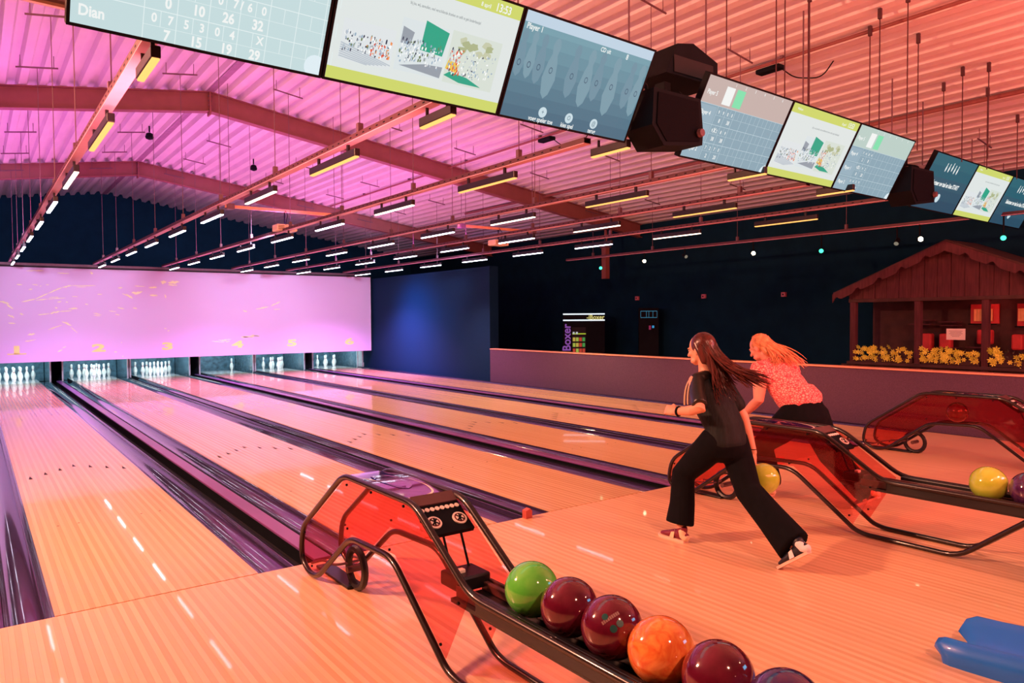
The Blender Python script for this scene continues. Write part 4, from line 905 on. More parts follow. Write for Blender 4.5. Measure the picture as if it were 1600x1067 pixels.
# windows, shelf, lit back pieces inside
M_glow = mat('red_lit_back', S(200, 60, 60), .6)
for (y0, y1, z0, z1) in ((.32, .74, 1.42, 1.74), (-.25, .06, 1.38, 1.74)):
    w_ = MB().box((XS + .80, y0, z0), (XS + .84, y1, z1)).build('inner_panel', M_glow, t)
    MB().box((XS + .70, (y0 + y1) / 2 - .008, z0), (XS + .72, (y0 + y1) / 2 + .008, z1)).build('glazing_bar', M_dark, w_); MB().box((XS + .70, y0, z0 - .02), (XS + .72, y1, z0)).build('glazing_bar', M_dark, w_)
for (y0, y1, z) in ((1.25, 1.62, 1.40), (1.27, 1.50, 1.47), (.85, 1.12, 1.44), (.85, 1.10, 1.38), (.30, .70, 1.02), (.84, 1.16, 1.0)): MB().box((XS + .5, y0, z), (XS + .75, y1, z + .015)).build('shelf', M_wd, t)
for (y0, y1, z0, z1) in ((1.26, 1.50, .95, 1.25), (.95, 1.14, .98, 1.25), (.34, .56, 1.08, 1.32), (-.1, .06, 1.0, 1.25)):
    MB().rbox((XS + .55, y0, z0), (XS + .7, y1, z1), .03).build('lit_box', M_glow, t)
for (y0, y1) in ((.40, .68), (-.22, .04)):
    MB().add([(XS + .77 + .01 * (k % 2), y0 + (y1 - y0) * k / 10, z) for z in (1.46, 1.66) for k in range(11)], [(k, k + 1, 12 + k, 11 + k) for k in range(10)]).build('curtain', mat('beige_curtain', S(250, 190, 130), .8), t, fix=False)
tag(MB().box((XS - .012, .50, 1.165), (XS - .006, .78, 1.345)).build('paper_notice', M_white), 'white paper notice hung in the opening of the wooden stall', 'notice')
b = MB()
for q, wd in enumerate((.20, .17, .20, .15, .11)): b.box((XS - .0135, .64 - wd / 2, 1.305 - q * .022), (XS - .0125, .64 + wd / 2, 1.309 - q * .022))
nt_ = bpy.data.objects['paper_notice']; o = b.build('printed_lines', M_dark, nt_)
# flower boxes: each bloom its own part
M_pet = mat('yellow_petal', (0.85, 0.85, 0.08), 0.6); M_leaf = mat('dark_leaf', S(60, 60, 40), .7)
fm = MB(); n = 6
for q in range(n):
    a = 2 * PI * q / n; u = Vector((0, math.cos(a), math.sin(a))); v = Vector((0, -math.sin(a), math.cos(a)))
    fm.add([Vector((0, 0, 0)), u * .028 + v * .011 + Vector((-.004, 0, 0)), u * .048 + Vector((-.010, 0, 0)), u * .028 - v * .011 + Vector((-.004, 0, 0))], [(0, 1, 2, 3)])
fme = fm.mesh('flower', M_pet, fix=False)
lm = MB().add([(0, 0, 0), (-.02, .012, .02), (-.012, 0, .06), (-.02, -.012, .02)], [(0, 1, 2), (0, 2, 3)]); lme = lm.mesh('leaf', M_leaf, fix=False)
rr = random.Random(21)
for bi, (y0, y1) in enumerate(((1.30, 2.26), (.28, 1.15), (-.78, .14))):
    t2 = thing('flower_box', ('left', 'middle', 'right')[bi] + ' flower box full of yellow blooms in the wooden stall front', 'flower box', (XS - .02, (y0 + y1) / 2, .76), 'flower boxes on the stall')
    MB().rbox((XS - .06, y0, .757), (XS + .05, y1, .84), .008).build('planter', M_wd2, t2)
    for q in range(70):
        o = bpy.data.objects.new('flower', fme); C.objects.link(o); o.parent = t2
        o.location = (-.045 + rr.uniform(-.03, .03), rr.uniform(y0, y1) - (y0 + y1) / 2, rr.uniform(.03, .27)); o.rotation_euler = (rr.uniform(0, 6), rr.uniform(-.5, .5), rr.uniform(-.6, .6)); s_ = rr.uniform(.8, 1.25); o.scale = (s_, s_, s_)
    for q in range(40):
        o = bpy.data.objects.new('leaf', lme); C.objects.link(o); o.parent = t2
        o.location = (-.0 + rr.uniform(-.03, .03), rr.uniform(y0, y1) - (y0 + y1) / 2, rr.uniform(.06, .22)); o.rotation_euler = (rr.uniform(-1, 1), rr.uniform(-.8, .8), rr.uniform(0, 6))

# ================================================================ BOXING GAME MACHINE AND SMALL ITEMS ON THE FAR WALL
bc = Vector((12.5, 9.62, 0)); face = (Vector((-.316, -4.51, 0)) - Vector((12.5, 9.62, 0))).normalized(); bx_ = Vector((-face.y, face.x, 0)); bx_ = -bx_ if bx_.dot(Vector((.8, -.6, 0))) < 0 else bx_
def BP(x, z, d=0.0): return bc + bx_ * x + Vector((0, 0, z)) + face * d
t = thing('boxing_machine', 'black boxing game machine with lit top sign beyond the low wall', 'game machine', tuple(bc))
def bbox3(x0, x1, z0, z1, d0, d1):
    vs = [BP(x, z, d) for z in (z0, z1) for x, d in ((x0, d0), (x1, d0), (x1, d1), (x0, d1))]
    return MB().add(vs, [(0, 3, 2, 1), (4, 5, 6, 7), (0, 1, 5, 4), (1, 2, 6, 5), (2, 3, 7, 6), (3, 0, 4, 7)])
bbox3(-.54, .54, 0, 1.68, -.5, 0).build('cabinet', M_dark, t)
E_sign = emis('sign_white', (0.75, 0.88, 1.0, 1), 1.6); E_gold = emis('sign_gold', (0.85, 0.75, 0.25, 1), 0.9); E_purple = emis('sign_purple', (0.22, 0.07, 0.32, 1), 1.0)
for z in (1.66, 1.50): bbox3(-.54, .54, z - .012, z + .018, .002, .014).build('light_tube', E_sign, t)
b = MB(); put_text(b, '-iBoxer', BP(.30, 1.575, .004), bx_, Vector((0, 0, 1)), .17, .01, .9); b.build('sign_text', E_gold, t, fix=False, label='yellow sign text')
b = MB(); put_text(b, 'Boxer', BP(-.44, 1.05, .004), Vector((0, 0, 1)), -bx_, .30, .02, .95); b.build('side_text', E_purple, t, fix=False, label='purple vertical lettering')
sc_ = bbox3(-.31, .05, .72, 1.32, .002, .012).build('game_screen', M_black, t)
cl = [(235, 200, 90), (220, 120, 60), (200, 215, 90), (120, 180, 220), (230, 80, 60), (240, 240, 240), (90, 180, 90)]
for r_ in range(4):
    for c_ in range(4):
        if r_ == 0 and c_ > 1: continue
        col = rr.choice(cl) if r_ else (235, 238, 245)
        x0, z0 = -.29 + c_ * .083, 1.20 - r_ * .145
        mb = bbox3(x0, x0 + (.07 if r_ else .05), z0 - (.10 if r_ else .06), z0, .013, .015); mb.build('game_tile', emis('tile_%d_%d_%d' % col, S(*col), .55), sc_)
bbox3(-.3, .05, 1.045 + .09, 1.075 + .09, .013, .015).build('lime_band', emis('tile_lime', S(190, 210, 60), .7), sc_)
# added dark box whose glowing strokes imitate a faint reflected sign
bc2 = Vector((13.2, 8.0, 0)); bc_s = bc; bc = bc2
t = thing('game_cabinet', 'dark box with dim blue strokes imitating a sign reflection, right of the boxing machine', 'game machine', tuple(bc2))
bbox3(-.24, .24, 0, 1.80, -.3, 0).build('cabinet', M_dark, t)
for z in (1.72, 1.56): bbox3(-.2, .2, z - .006, z + .006, .002, .006).build('light_tube', emis('dim_blue', (0.05, 0.25, 0.40, 1), .8), t)
for x in (-.2, -.06, .0, .1, .2): bbox3(x - .004, x + .004, 1.57, 1.72, .002, .005).build('sign_stroke', emis('dim_blue', (0.05, 0.25, 0.40, 1), .8), t)
bbox3(.08, .13, 1.30, 1.36, .002, .006).build('blue_tile', emis('tile_blue', (0.05, .35, .7, 1), .8), t); bbox3(.0, .05, 1.26, 1.36, .002, .006).build('pink_tile', emis('tile_pink', (0.4, .03, .10, 1), .6), t)
for q, (y, z) in enumerate(((8.787, 2.063), (6.64, 2.051), (4.525, 2.031))):
    t = thing('wall_speaker', ('leftmost', 'middle', 'rightmost')[q] + ' of three small pale boxes on the dark right wall', 'wall box', (13.62, y, z), 'small boxes on the dark wall')
    MB().rbox((13.58, y - .05, z - .05), (13.648, y + .05, z + .05), .008).build('case', mat('pale_case', S(200, 120, 140), .5), t)
    MB().lathe([(.018, -.004), (.018, .004)], (13.578, y, z), 8, 'x').build('dark_eye', M_dark, t)

# ================================================================ PEOPLE
def remesh(mb, name, m, parent, voxel=.008, smooth_it=3, label=None, disp=None):
    me = mb.mesh(name + '_src', m); ob = bpy.data.objects.new(name + '_src', me); C.objects.link(ob)
    r = ob.modifiers.new('r', 'REMESH'); r.mode = 'VOXEL'; r.voxel_size = voxel; r.use_smooth_shade = True
    s = ob.modifiers.new('s', 'SMOOTH'); s.iterations = smooth_it; s.factor = .5
    dg = bpy.context.evaluated_depsgraph_get(); dg.update()
    nm = bpy.data.meshes.new_from_object(ob.evaluated_get(dg)); nm.name = name
    bpy.data.objects.remove(ob); bpy.data.meshes.remove(me)
    for p in nm.polygons: p.use_smooth = True
    if not nm.materials: nm.materials.append(m)
    o = bpy.data.objects.new(name, nm); C.objects.link(o)
    if parent:
        o.parent = parent; org = ORG[parent.name]; ORG[o.name] = org
        for v in nm.vertices: v.co -= Vector(org)
    if label: o['label'] = label
    return o
def limb(mb, pts, rad, side=(1, 0, 0), n=16, flat=False):
    # pts 3D; rad list of (r_side, r_front); rounded ends
    P = [Vector(p) for p in pts]; R = [(r, r) if not isinstance(r, tuple) else r for r in rad]
    t0 = (P[1] - P[0]).normalized(); t1 = (P[-1] - P[-2]).normalized()
    P2 = [P[0] - t0 * min(R[0]) * .85, P[0] - t0 * min(R[0]) * .5] + P + [P[-1] + t1 * min(R[-1]) * .5, P[-1] + t1 * min(R[-1]) * .85]
    R2 = [tuple(q * .35 for q in R[0]), tuple(q * .85 for q in R[0])] + R + [tuple(q * .85 for q in R[-1]), tuple(q * .35 for q in R[-1])]
    if flat: P2 = P2[:-2]; R2 = R2[:-2]
    vs = []; k = len(P2)
    for i in range(k):
        t = (P2[min(k - 1, i + 1)] - P2[max(0, i - 1)]).normalized(); s = Vector(side); s = (s - t * s.dot(t)).normalized(); f = t.cross(s)
        for j in range(n):
            a = 2 * PI * j / n; vs.append(P2[i] + s * math.cos(a) * R2[i][0] + f * math.sin(a) * R2[i][1])
    fs = [(i * n + j, i * n + (j + 1) % n, (i + 1) * n + (j + 1) % n, (i + 1) * n + j) for i in range(k - 1) for j in range(n)] + [tuple(reversed(range(n))), tuple(range((k - 1) * n, k * n))]
    return mb.add(vs, fs)
def ell(mb, c, r, rot=None, n=18, k=12):
    M = rot or Matrix.Identity(3); vs = []; c = Vector(c)
    for i in range(k + 1):
        th = PI * i / k
        for j in range(n):
            a = 2 * PI * j / n; v = Vector((r[0] * max(1e-4, math.sin(th)) * math.cos(a), r[1] * max(1e-4, math.sin(th)) * math.sin(a), r[2] * math.cos(th))); vs.append(c + M @ v)
    return mb.add(vs, [(i * n + j, i * n + (j + 1) % n, (i + 1) * n + (j + 1) % n, (i + 1) * n + j) for i in range(k) for j in range(n)] + [tuple(range(n)), tuple(reversed(range(k * n, k * n + n)))])
def lerp_pts(a, b, n): return [Vector(a).lerp(Vector(b), i / n) for i in range(n + 1)]
def frame(fwd, up):
    f = Vector(fwd).normalized(); u = Vector(up); u = (u - f * u.dot(f)).normalized(); r = f.cross(u)
    return Matrix((r, f, u)).transposed()       # local x=right, y=forward, z=up
def head(mb, c, F, s=1.0):
    c = Vector(c); V = lambda x, y, z: c + F @ (Vector((x, y, z)) * s)
    ell(mb, V(0, -.008, .025), (.073 * s, .092 * s, .088 * s), F)           # skull
    ell(mb, V(0, .022, -.035), (.056 * s, .066 * s, .070 * s), F)           # face
    ell(mb, V(0, .055, -.085), (.028 * s, .026 * s, .022 * s), F)           # chin
    for x in (-1, 1):
        ell(mb, V(x * .034, .045, -.075), (.026 * s, .030 * s, .022 * s), F) # jaw
        ell(mb, V(x * .036, .062, -.022), (.022 * s, .020 * s, .020 * s), F) # cheek
        ell(mb, V(x * .074, -.005, -.015), (.009 * s, .018 * s, .030 * s), F) # ear
        ell(mb, V(x * .029, .080, .016), (.020 * s, .010 * s, .007 * s), F)  # brow
    limb(mb, [V(0, .084, .012), V(0, .098, -.012), V(0, .108, -.030)], [.008 * s, .010 * s, .013 * s], F @ Vector((1, 0, 0)), 10)
    ell(mb, V(0, .088, -.057), (.020 * s, .009 * s, .006 * s), F); ell(mb, V(0, .086, -.067), (.017 * s, .009 * s, .006 * s), F)
def face_details(parent, c, F, s=1.0):
    c = Vector(c); V = lambda x, y, z: c + F @ (Vector((x, y, z)) * s)
    for x in (-1, 1):
        b = MB(); ell(b, V(x * .029, .0795, .002), (.012 * s, .006 * s, .007 * s), F); e = b.build('eye', M_white, parent, smooth=True, ang=None)
        b = MB(); ell(b, V(x * .029, .0845, .002), (.005 * s, .003 * s, .005 * s), F); b.build('iris', M_dark, e, smooth=True, ang=None)
    b = MB(); ell(b, V(0, .0935, -.062), (.019 * s, .004 * s, .005 * s), F); b.build('lips', mat('lip_skin', S(170, 70, 70), .4), parent, smooth=True, ang=None)
def hand(mb, wrist, F, curl=0.5, s=1.0, thumb=1, spread=.10):
    # local: x = across palm toward thumb side * thumb, y = fingers direction, z = back of hand
    w_ = Vector(wrist); V = lambda x, y, z: w_ + F @ (Vector((x, y, z)) * s)
    limb(mb, [V(0, 0, 0), V(0, .035, 0), V(0, .075, 0)], [(.024 * s, .018 * s), (.036 * s, .017 * s), (.039 * s, .014 * s)], F @ Vector((1, 0, 0)), 12)
    for i, (x, L_) in enumerate(((.029, .070), (.010, .078), (-.010, .073), (-.029, .058))):
        x *= thumb; p = V(x, .076, 0); a = -curl * .5; pts = [V(x * .9, .06, 0), p]; rr_ = [.0095 * s, .0092 * s]
        for q in range(3):
            d = Vector((x * spread * 3, math.cos(a), math.sin(a))); p = p + F @ (d * L_ * s * (.42, .32, .26)[q]); pts.append(p); rr_.append((.0088, .0080, .0070)[q] * s); a -= curl
        limb(mb, pts, rr_, F @ Vector((1, 0, 0)), 8)
    tp = [V(.018 * thumb, .018, -.004), V(.044 * thumb, .042, -.012), V(.052 * thumb, .066, -.026), V(.046 * thumb, .088, -.040)]
    limb(mb, tp, [.013 * s, .0115 * s, .0098 * s, .0078 * s], F @ Vector((0, 0, 1)), 8)
def skin_mat(name, c): 
    m = mat(name, c, 0.48, var=0.05, scale=14, spec=.4)
    return m
def hair_strands(name, parent, m, strands, r0=.0045, label=None):
    b = MB()
    for pts in strands:
        k = len(pts); b.tube(pts, [r0 * (0.8 + .4 * math.sin(PI * i / (k - 1))) * (1 - .75 * (i / (k - 1)) ** 2) for i in range(k)], 4)
    o = b.build(name, m, parent, smooth=True, ang=80, label=label); return o
def bez(p, n=8):
    p = [Vector(q) for q in p]; out = []
    for i in range(n + 1):
        t = i / n; q = p[:]
        while len(q) > 1: q = [q[j].lerp(q[j + 1], t) for j in range(len(q) - 1)]
        out.append(q[0])
    return out
def shoe(parent, heel, F, mats, lab, s=1.0):
    # local y=toe direction, z=up ; heel = bottom of heel
    h = Vector(heel); V = lambda x, y, z: h + F @ (Vector((x, y, z)) * s)
    X = F @ Vector((1, 0, 0))
    sole_prof = [(-.028, -.005), (-.036, .03), (-.034, .10), (-.044, .18), (-.040, .235), (-.018, .262), (.016, .262), (.038, .235), (.042, .18), (.032, .10), (.034, .03), (.026, -.005)]
    b = MB(); n = len(sole_prof); vs = [V(x * 1.04, y, .0) for x, y in sole_prof] + [V(x * 1.04, y, .018) for x, y in sole_prof]
    b.add(vs, [tuple(reversed(range(n))), tuple(range(n, 2 * n))] + [(i, (i + 1) % n, n + (i + 1) % n, n + i) for i in range(n)]); so = b.build('shoe', mats[2], parent, smooth=True, ang=40, label=lab)
    b = MB(); limb(b, [V(0, .0, .042), V(0, .045, .048), V(0, .11, .045), V(0, .17, .036), V(0, .225, .028)], [(.030 * s, .030 * s), (.034 * s, .038 * s), (.034 * s, .034 * s), (.041 * s, .022 * s), (.032 * s, .014 * s)], X, 16)
    limb(b, [V(0, .035, .06), V(0, .032, .10)], [(.033 * s, .042 * s), (.034 * s, .044 * s)], X, 14)
    up = remesh(b, 'upper', mats[0], parent, .005, 2); up.parent = so
    b = MB(); limb(b, [V(0, -.004, .035), V(0, .018, .045), V(0, .028, .085)], [(.033 * s, .030 * s), (.037 * s, .034 * s), (.037 * s, .036 * s)], X, 14); hc = remesh(b, 'heel_counter', mats[1], parent, .005, 1); hc.parent = so
    for side in (-1, 1):
        b = MB(); pts = [(side * .0395, .085, .020), (side * .040, .125, .020), (side * .033, .112, .062), (side * .030, .082, .070)]
        P = [V(*p) for p in pts]; P2 = [V(p[0] + side * .004, p[1], p[2]) for p in pts]
        b.add(P + P2, [(0, 1, 2, 3), (4, 7, 6, 5), (0, 4, 5, 1), (1, 5, 6, 2), (2, 6, 7, 3), (3, 7, 4, 0)]); q = b.build('side_stripe', mats[1], parent); q.parent = so
    for y in (.095, .115, .135, .155):
        b = MB(); b.tube([V(-.018, y, .076 - (y - .09) * .28), V(.018, y, .076 - (y - .09) * .28)], .0035, 6); q = b.build('lace', M_white, parent); q.parent = so
    return so

# ---- woman in black (nearest) ----
M_skin1 = skin_mat('warm_skin', S(226, 168, 140)); M_blk = mat('black_trouser_cloth', (0.0028, 0.0038, 0.0060, 1), .9, var=.2, spec=.15, scale=20, bump=.3)
M_shirt = mat('black_ribbed_shirt', (0.0035, 0.010, 0.012, 1), .7, spec=.3, var=.5, scale=5, stretch=(14, 14, .25), bump=.6)
M_satin = mat('black_satin_sleeve', (0.010, 0.012, 0.010, 1), .35, var=.5, scale=9, bump=.5); M_pip = mat('cream_piping', S(240, 215, 180), .5)
M_hair1 = mat('long_brown_hair', S(78, 34, 28), .32, var=.55, scale=40, stretch=(1, 1, .2))
P1 = thing('person', 'woman in black shirt and wide black trousers mid stride, swinging a ball back', 'person', (3.68, -1.45, 0))
hipc = Vector((3.79, -1.40, .755)); chest = Vector((3.79, -1.30, 1.00)); neck1 = Vector((3.78, -1.245, 1.185)); hd1 = Vector((3.775, -1.215, 1.335))
F1 = frame((-.10, 1.0, -.16), (0, .16, 1))
LS, RS = Vector((3.635, -1.275, 1.125)), Vector((3.945, -1.24, 1.125))
LE, LWr = Vector((3.50, -1.43, .955)), Vector((3.49, -1.235, .925)); RE, RWr = Vector((4.03, -1.38, .86)), Vector((4.055, -1.445, .61))
LK, LA = Vector((3.68, -1.135, .455)), Vector((3.625, -1.165, .10)); RK, RA = Vector((3.80, -1.585, .405)), Vector((3.70, -1.985, .150))
LH, RH = hipc + Vector((-.085, .01, -.04)), hipc + Vector((.085, -.0, -.04))
b = MB(); head(b, hd1, F1, .98)
limb(b, [hd1 + Vector((0, -.03, -.05)), neck1 + Vector((0, .0, .03)), neck1 + Vector((0, -.02, -.05))], [.048, .047, .06])
limb(b, [hipc + Vector((0, 0, -.05)), hipc + Vector((0, .01, .08)), chest, neck1 + Vector((0, -.035, -.06))], [(.15, .105), (.115, .085), (.135, .095), (.12, .065)])
limb(b, [LS, LS.lerp(LE, .5), LE, LE.lerp(LWr, .35), LWr], [.046, .042, .036, .036, .024], (0, 0, 1)); limb(b, [RS, RS.lerp(RE, .5), RE, RE.lerp(RWr, .35), RWr], [.046, .041, .035, .034, .023])
limb(b, [LH, LH.lerp(LK, .5), LK, LK.lerp(LA, .4), LA], [.078, .068, .052, .050, .033]); limb(b, [RH, RH.lerp(RK, .5), RK, RK.lerp(RA, .4), RA], [.078, .068, .052, .050, .033])
FH = frame((-.05, 1, .10), (-.9, .0, .5)); hand(b, LWr, FH, .75, .92, thumb=1)
ball1 = Vector((4.035, -1.462, .475))
FR = frame((.0, -.12, -1), (0, 1, 0))
hand(b, RWr, frame((0.0, .05, -1), (.0, 1.0, .0)), .30, .95, thumb=-1, spread=.5)
bd1 = remesh(b, 'body', M_skin1, P1, .0055, 2)
face_details(P1, hd1, F1, .98)
# trousers
b = MB(); limb(b, [hipc + Vector((0, 0, .02)), hipc + Vector((0, -.005, -.07))], [(.150, .112), (.165, .135)])
limb(b, [LH, LH.lerp(LK, .5), LK, LK.lerp(LA, .55), LA + Vector((.0, .015, .02))], [(.098, .112), (.088, .100), (.075, .088), (.080, .092), (.084, .108)], flat=True)
limb(b, [RH, RH.lerp(RK, .5), RK, RK.lerp(RA, .5), RK.lerp(RA, 1.0)], [(.098, .112), (.090, .104), (.080, .094), (.086, .102), (.094, .122)], flat=True)
remesh(b, 'trousers', M_blk, P1, .010, 3)
# shirt and sleeves
b = MB(); limb(b, [hipc + Vector((0, -.01, -.05)), hipc + Vector((0, -.0, .06)), hipc.lerp(chest, .75), chest + Vector((0, .0, .03)), neck1 + Vector((0, -.035, -.075)), neck1 + Vector((0, -.02, -.035))], [(.168, .130), (.150, .118), (.158, .122), (.168, .122), (.150, .085), (.072, .058)])
limb(b, [RS + Vector((-.04, 0, .0)), RS, RS.lerp(RE, .72)], [(.066, .062), (.068, .064), (.066, .062)])
remesh(b, 'shirt', M_shirt, P1, .009, 3)
b = MB(); limb(b, [LS + Vector((.10, -.01, .02)), LS + Vector((.02, 0, .005)), LS.lerp(LE, .45), LS.lerp(LE, .88)], [(.052, .050), (.058, .054), (.060, .052), (.062, .052)], (0, 0, 1), flat=True); remesh(b, 'sleeve', M_satin, P1, .009, 3, label='shiny left sleeve with diagonal folds')
for dx, dy in ((-.10, .0), (-.065, .03)):
    MB().tube(bez([neck1 + Vector((-.05, -.01, -.005)), neck1 + Vector((dx - .01, .06, -.03)), chest + Vector((dx - .035, .135 + dy * .2, .08)), chest + Vector((dx - .035, .132, -.05))], 10), .0065, 6).build('collar_piping', M_pip, P1, smooth=True)
MB().tube([LWr.lerp(LE, .10) + (Vector((0, 0, 1)) * math.cos(a) + Vector((1, 0, 0)) * math.sin(a)) * .029 for a in [2 * PI * q / 14 for q in range(14)]], .008, 6, closed=True).build('wrist_watch', M_dark, P1)
MB().tube([RWr.lerp(RE, .10) + (Vector((0, 1, 0)) * math.cos(a) + Vector((1, 0, 0)) * math.sin(a)) * .026 for a in [2 * PI * q / 14 for q in range(14)]], .003, 6, closed=True).build('bracelet', M_dark, P1)
# hair
rr = random.Random(5); b = MB()
cap = []; 
V1 = lambda x, y, z: hd1 + F1 @ (Vector((x, y, z)) * .98)
ell(b, V1(0, -.022, .030), (.081, .092, .090), F1); limb(b, [V1(0, -.055, .0), V1(0, -.085, -.09), V1(0, -.10, -.17)], [(.078, .060), (.076, .046), (.070, .030)], F1 @ Vector((1, 0, 0)))
for x in (-1, 1): limb(b, [V1(x * .060, -.0, .045), V1(x * .072, -.03, -.01), V1(x * .066, -.055, -.09)], [.024, .022, .024])
remesh(b, 'hair', M_hair1, P1, .007, 3)
st = []
for i in range(260):
    a = rr.uniform(-1.35, 1.35); th = rr.uniform(.15, 1.5)
    root = V1(.083 * math.sin(a) * math.sin(th), -.022 - .090 * math.cos(a) * math.sin(th) + .03 * rr.random(), .030 + .090 * math.cos(th))
    mid = V1(.085 * math.sin(a), -.10 - rr.random() * .02, -.06); f = rr.random()
    if i % 5 < 3:   # falling on the back
        e = neck1 + Vector((rr.uniform(-.11, .13), -.15 - rr.random() * .05, -.05 - rr.random() * .17)); m2 = neck1 + Vector((rr.uniform(-.09, .10), -.13, .06))
    else:           # blown back
        e = neck1 + Vector((rr.uniform(-.02, .16), -.32 - rr.random() * .14, .01 - rr.random() * .11)); m2 = neck1 + Vector((rr.uniform(-.05, .12), -.19, .0))
    st.append(bez([root, mid, m2, e + Vector((0, .05, .02)), e], 9))
hair_strands('hair_strands', P1, M_hair1, st, .0052, 'long loose strands blowing back')['kind'] = 'stuff'
M_maroon = mat('maroon_shoe', S(120, 24, 50), .45); M_cream = mat('cream_shoe', S(235, 205, 170), .45); M_sole = mat('pale_sole', S(245, 205, 185), .5); M_navysh = mat('navy_shoe', S(20, 28, 44), .45)
shoe(P1, (3.622, -1.205, .0), frame((.02, 1, 0), (0, 0, 1)), (M_maroon, M_cream, M_sole), 'maroon bowling shoe with cream stripe and heel', .92)
FS = frame((-.06, .84, -.62), (0, .62, .84)); hl = Vector((3.665, -1.925, .012)) - FS @ Vector((0, .235 * .92, 0)); shoe(P1, hl, FS, (M_navysh, mat('white_shoe', S(235, 235, 240), .45), M_sole), 'dark navy bowling shoe with white stripe and heel, raised on its toe', .92)
ball('yellow', (4.055, -1.525, .440), 'yellow green bowling ball in the right hand of the woman in black', grp='balls held by players')

# ---- woman in pink top ----
M_skin2 = skin_mat('rosy_skin', S(232, 160, 140)); M_pink = bpy.data.materials.new('pink_patterned_top'); M_pink.use_nodes = True
nt = M_pink.node_tree; n = nt.nodes; L = nt.links; tc = n.new('ShaderNodeTexCoord'); mp = n.new('ShaderNodeMapping'); mp.inputs['Scale'].default_value = (42, 42, 60); vo = n.new('ShaderNodeTexVoronoi'); vo.feature = 'DISTANCE_TO_EDGE'; vo.inputs['Scale'].default_value = 1.0
cr = n.new('ShaderNodeValToRGB'); cr.color_ramp.elements[0].position = .05; cr.color_ramp.elements[1].position = .22; cr.color_ramp.elements[0].color = S(205, 70, 85); cr.color_ramp.elements[1].color = S(255, 180, 170)
L.new(tc.outputs['Object'], mp.inputs[0]); L.new(mp.outputs[0], vo.inputs['Vector']); L.new(vo.outputs['Distance'], cr.inputs[0]); L.new(cr.outputs[0], n['Principled BSDF'].inputs['Base Color']); n['Principled BSDF'].inputs['Roughness'].default_value = .7
bp = n.new('ShaderNodeBump'); bp.inputs['Strength'].default_value = .4; bp.inputs['Distance'].default_value = .004; L.new(vo.outputs['Distance'], bp.inputs['Height']); L.new(bp.outputs[0], n['Principled BSDF'].inputs['Normal'])
M_hair2 = mat('reddish_blonde_hair', S(225, 150, 105), .4, var=.35, scale=40, stretch=(1, 1, .2))
P2 = thing('person', 'woman in pink patterned top and black trousers bending forward behind the middle ball return', 'person', (5.33, -1.0, 0))
hip2 = Vector((5.35, -1.03, .76)); ch2 = Vector((5.35, -.86, .97)); nk2 = Vector((5.33, -.70, 1.165)); hd2 = Vector((5.315, -.625, 1.285))
F2 = frame((-.05, .9, -.44), (0, .44, .9))
LS2, RS2 = Vector((5.16, -.74, 1.115)), Vector((5.52, -.76, 1.125)); LE2, LW2 = Vector((5.10, -.76, .845)), Vector((5.16, -.57, .70)); RE2, RW2 = Vector((5.62, -.80, .86)), Vector((5.60, -.74, .62))
LH2, RH2 = hip2 + Vector((-.10, .02, -.05)), hip2 + Vector((.10, -.02, -.05)); LK2, LA2 = Vector((5.25, -.70, .43)), Vector((5.25, -.78, .09)); RK2, RA2 = Vector((5.44, -1.22, .40)), Vector((5.41, -1.56, .13))
b = MB(); head(b, hd2, F2, 1.0); limb(b, [hd2 + Vector((0, -.04, -.05)), nk2 + Vector((0, -.01, .01)), nk2 + Vector((0, -.05, -.06))], [.052, .052, .07])
limb(b, [hip2, hip2.lerp(ch2, .6), ch2, nk2 + Vector((0, -.05, -.05))], [(.17, .13), (.15, .12), (.16, .12), (.14, .08)])
limb(b, [LS2, LS2.lerp(LE2, .5), LE2, LE2.lerp(LW2, .4), LW2], [.062, .060, .045, .042, .027], (0, 1, 0)); limb(b, [RS2, RS2.lerp(RE2, .5), RE2, RE2.lerp(RW2, .4), RW2], [.060, .056, .044, .040, .027])
limb(b, [LH2, LK2, LA2], [.09, .06, .036]); limb(b, [RH2, RK2, RA2], [.09, .06, .036])
hand(b, LW2, frame((.1, .55, -.8), (-1, 0, 0)), .5, .95, thumb=1); hand(b, RW2, frame((0, .1, -1), (1, 0, 0)), .5, .95, thumb=-1)
remesh(b, 'body', M_skin2, P2, .007, 2); face_details(P2, hd2, F2)
b = MB(); limb(b, [hip2 + Vector((0, .02, .05)), hip2 + Vector((0, -.01, -.08))], [(.205, .150), (.225, .185)])
limb(b, [LH2, LH2.lerp(LK2, .5), LK2, LK2.lerp(LA2, .5), LA2 + Vector((0, 0, .04))], [(.135, .140), (.115, .12), (.090, .10), (.085, .095), (.085, .095)])
limb(b, [RH2, RH2.lerp(RK2, .5), RK2, RK2.lerp(RA2, .5), RK2.lerp(RA2, .9)], [(.135, .140), (.115, .12), (.092, .105), (.086, .10), (.086, .10)])
remesh(b, 'trousers', M_blk, P2, .012, 3)
b = MB(); limb(b, [hip2 + Vector((0, .015, .085)), hip2.lerp(ch2, .55), ch2, nk2 + Vector((0, -.07, -.07)), nk2 + Vector((0, -.03, -.02))], [(.205, .158), (.190, .150), (.195, .145), (.185, .105), (.085, .07)])
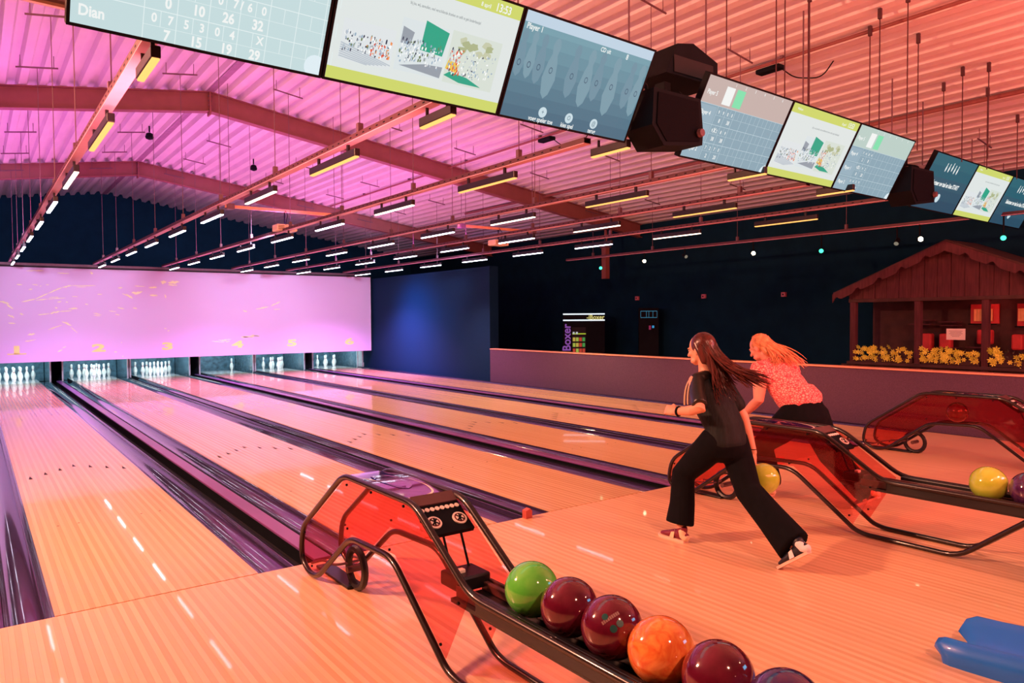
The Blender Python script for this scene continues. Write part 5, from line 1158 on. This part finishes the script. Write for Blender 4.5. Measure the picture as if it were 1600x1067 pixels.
limb(b, [LS2 + Vector((.06, 0, 0)), LS2 + Vector((-.01, 0, 0)), LS2.lerp(LE2, .28)], [(.075, .075), (.085, .08), (.105, .085)], (0, 1, 0)); limb(b, [RS2 + Vector((-.06, 0, 0)), RS2, RS2.lerp(RE2, .28)], [(.075, .075), (.085, .08), (.10, .085)], (0, 1, 0))
remesh(b, 'top', M_pink, P2, .010, 3)
b = MB(); pts = 0 and [hip2 + Vector((.208 * math.cos(a), .005 + .160 * math.sin(a), .045 + .02 * math.sin(a))) for a in [2 * PI * q / 30 for q in range(30)]];
V2 = lambda x, y, z: hd2 + F2 @ Vector((x, y, z))
b = MB(); ell(b, V2(0, -.022, .032), (.082, .092, .090), F2); limb(b, [V2(0, -.06, -.0), V2(0, -.08, -.08)], [(.078, .055), (.080, .045)], F2 @ Vector((1, 0, 0))); remesh(b, 'hair', M_hair2, P2, .007, 3)
st = []
for i in range(230):
    a = rr.uniform(-1.5, 1.5); th = rr.uniform(.1, 1.5)
    root = V2(.084 * math.sin(a) * math.sin(th), -.022 - .092 * math.cos(a) * math.sin(th) + .04 * rr.random(), .032 + .090 * math.cos(th))
    mid = V2(.10 * math.sin(a), -.11, -.05 + rr.uniform(-.02, .03))
    if i % 4 == 0: e = nk2 + Vector((rr.uniform(.0, .20), -.17 - rr.random() * .10, .0 + rr.uniform(-.06, .03)))
    else: e = nk2 + Vector((rr.uniform(-.13, .17), -.09 - rr.random() * .08, -.03 + rr.uniform(-.06, .03)))
    st.append(bez([root, mid, (mid + e) / 2 + Vector((0, -.02, .05)), e], 8))
hair_strands('hair_strands', P2, M_hair2, st, .0055, 'wavy strands spread over the shoulders')['kind'] = 'stuff'
shoe(P2, (5.25, -.80, .0), frame((0, 1, 0), (0, 0, 1)), (M_maroon, M_cream, M_sole), 'maroon and cream bowling shoe', .92)
FS = frame((-.03, .86, -.5), (0, .5, .86)); hl = Vector((5.40, -1.46, .012)) - FS @ Vector((0, .235 * .92, 0)); shoe(P2, hl, FS, (M_maroon, M_cream, M_sole), 'bowling shoe raised on its toe', .92)
for o in bpy.data.objects:
    if o.name.startswith('_'): o.name = o.name[1:]
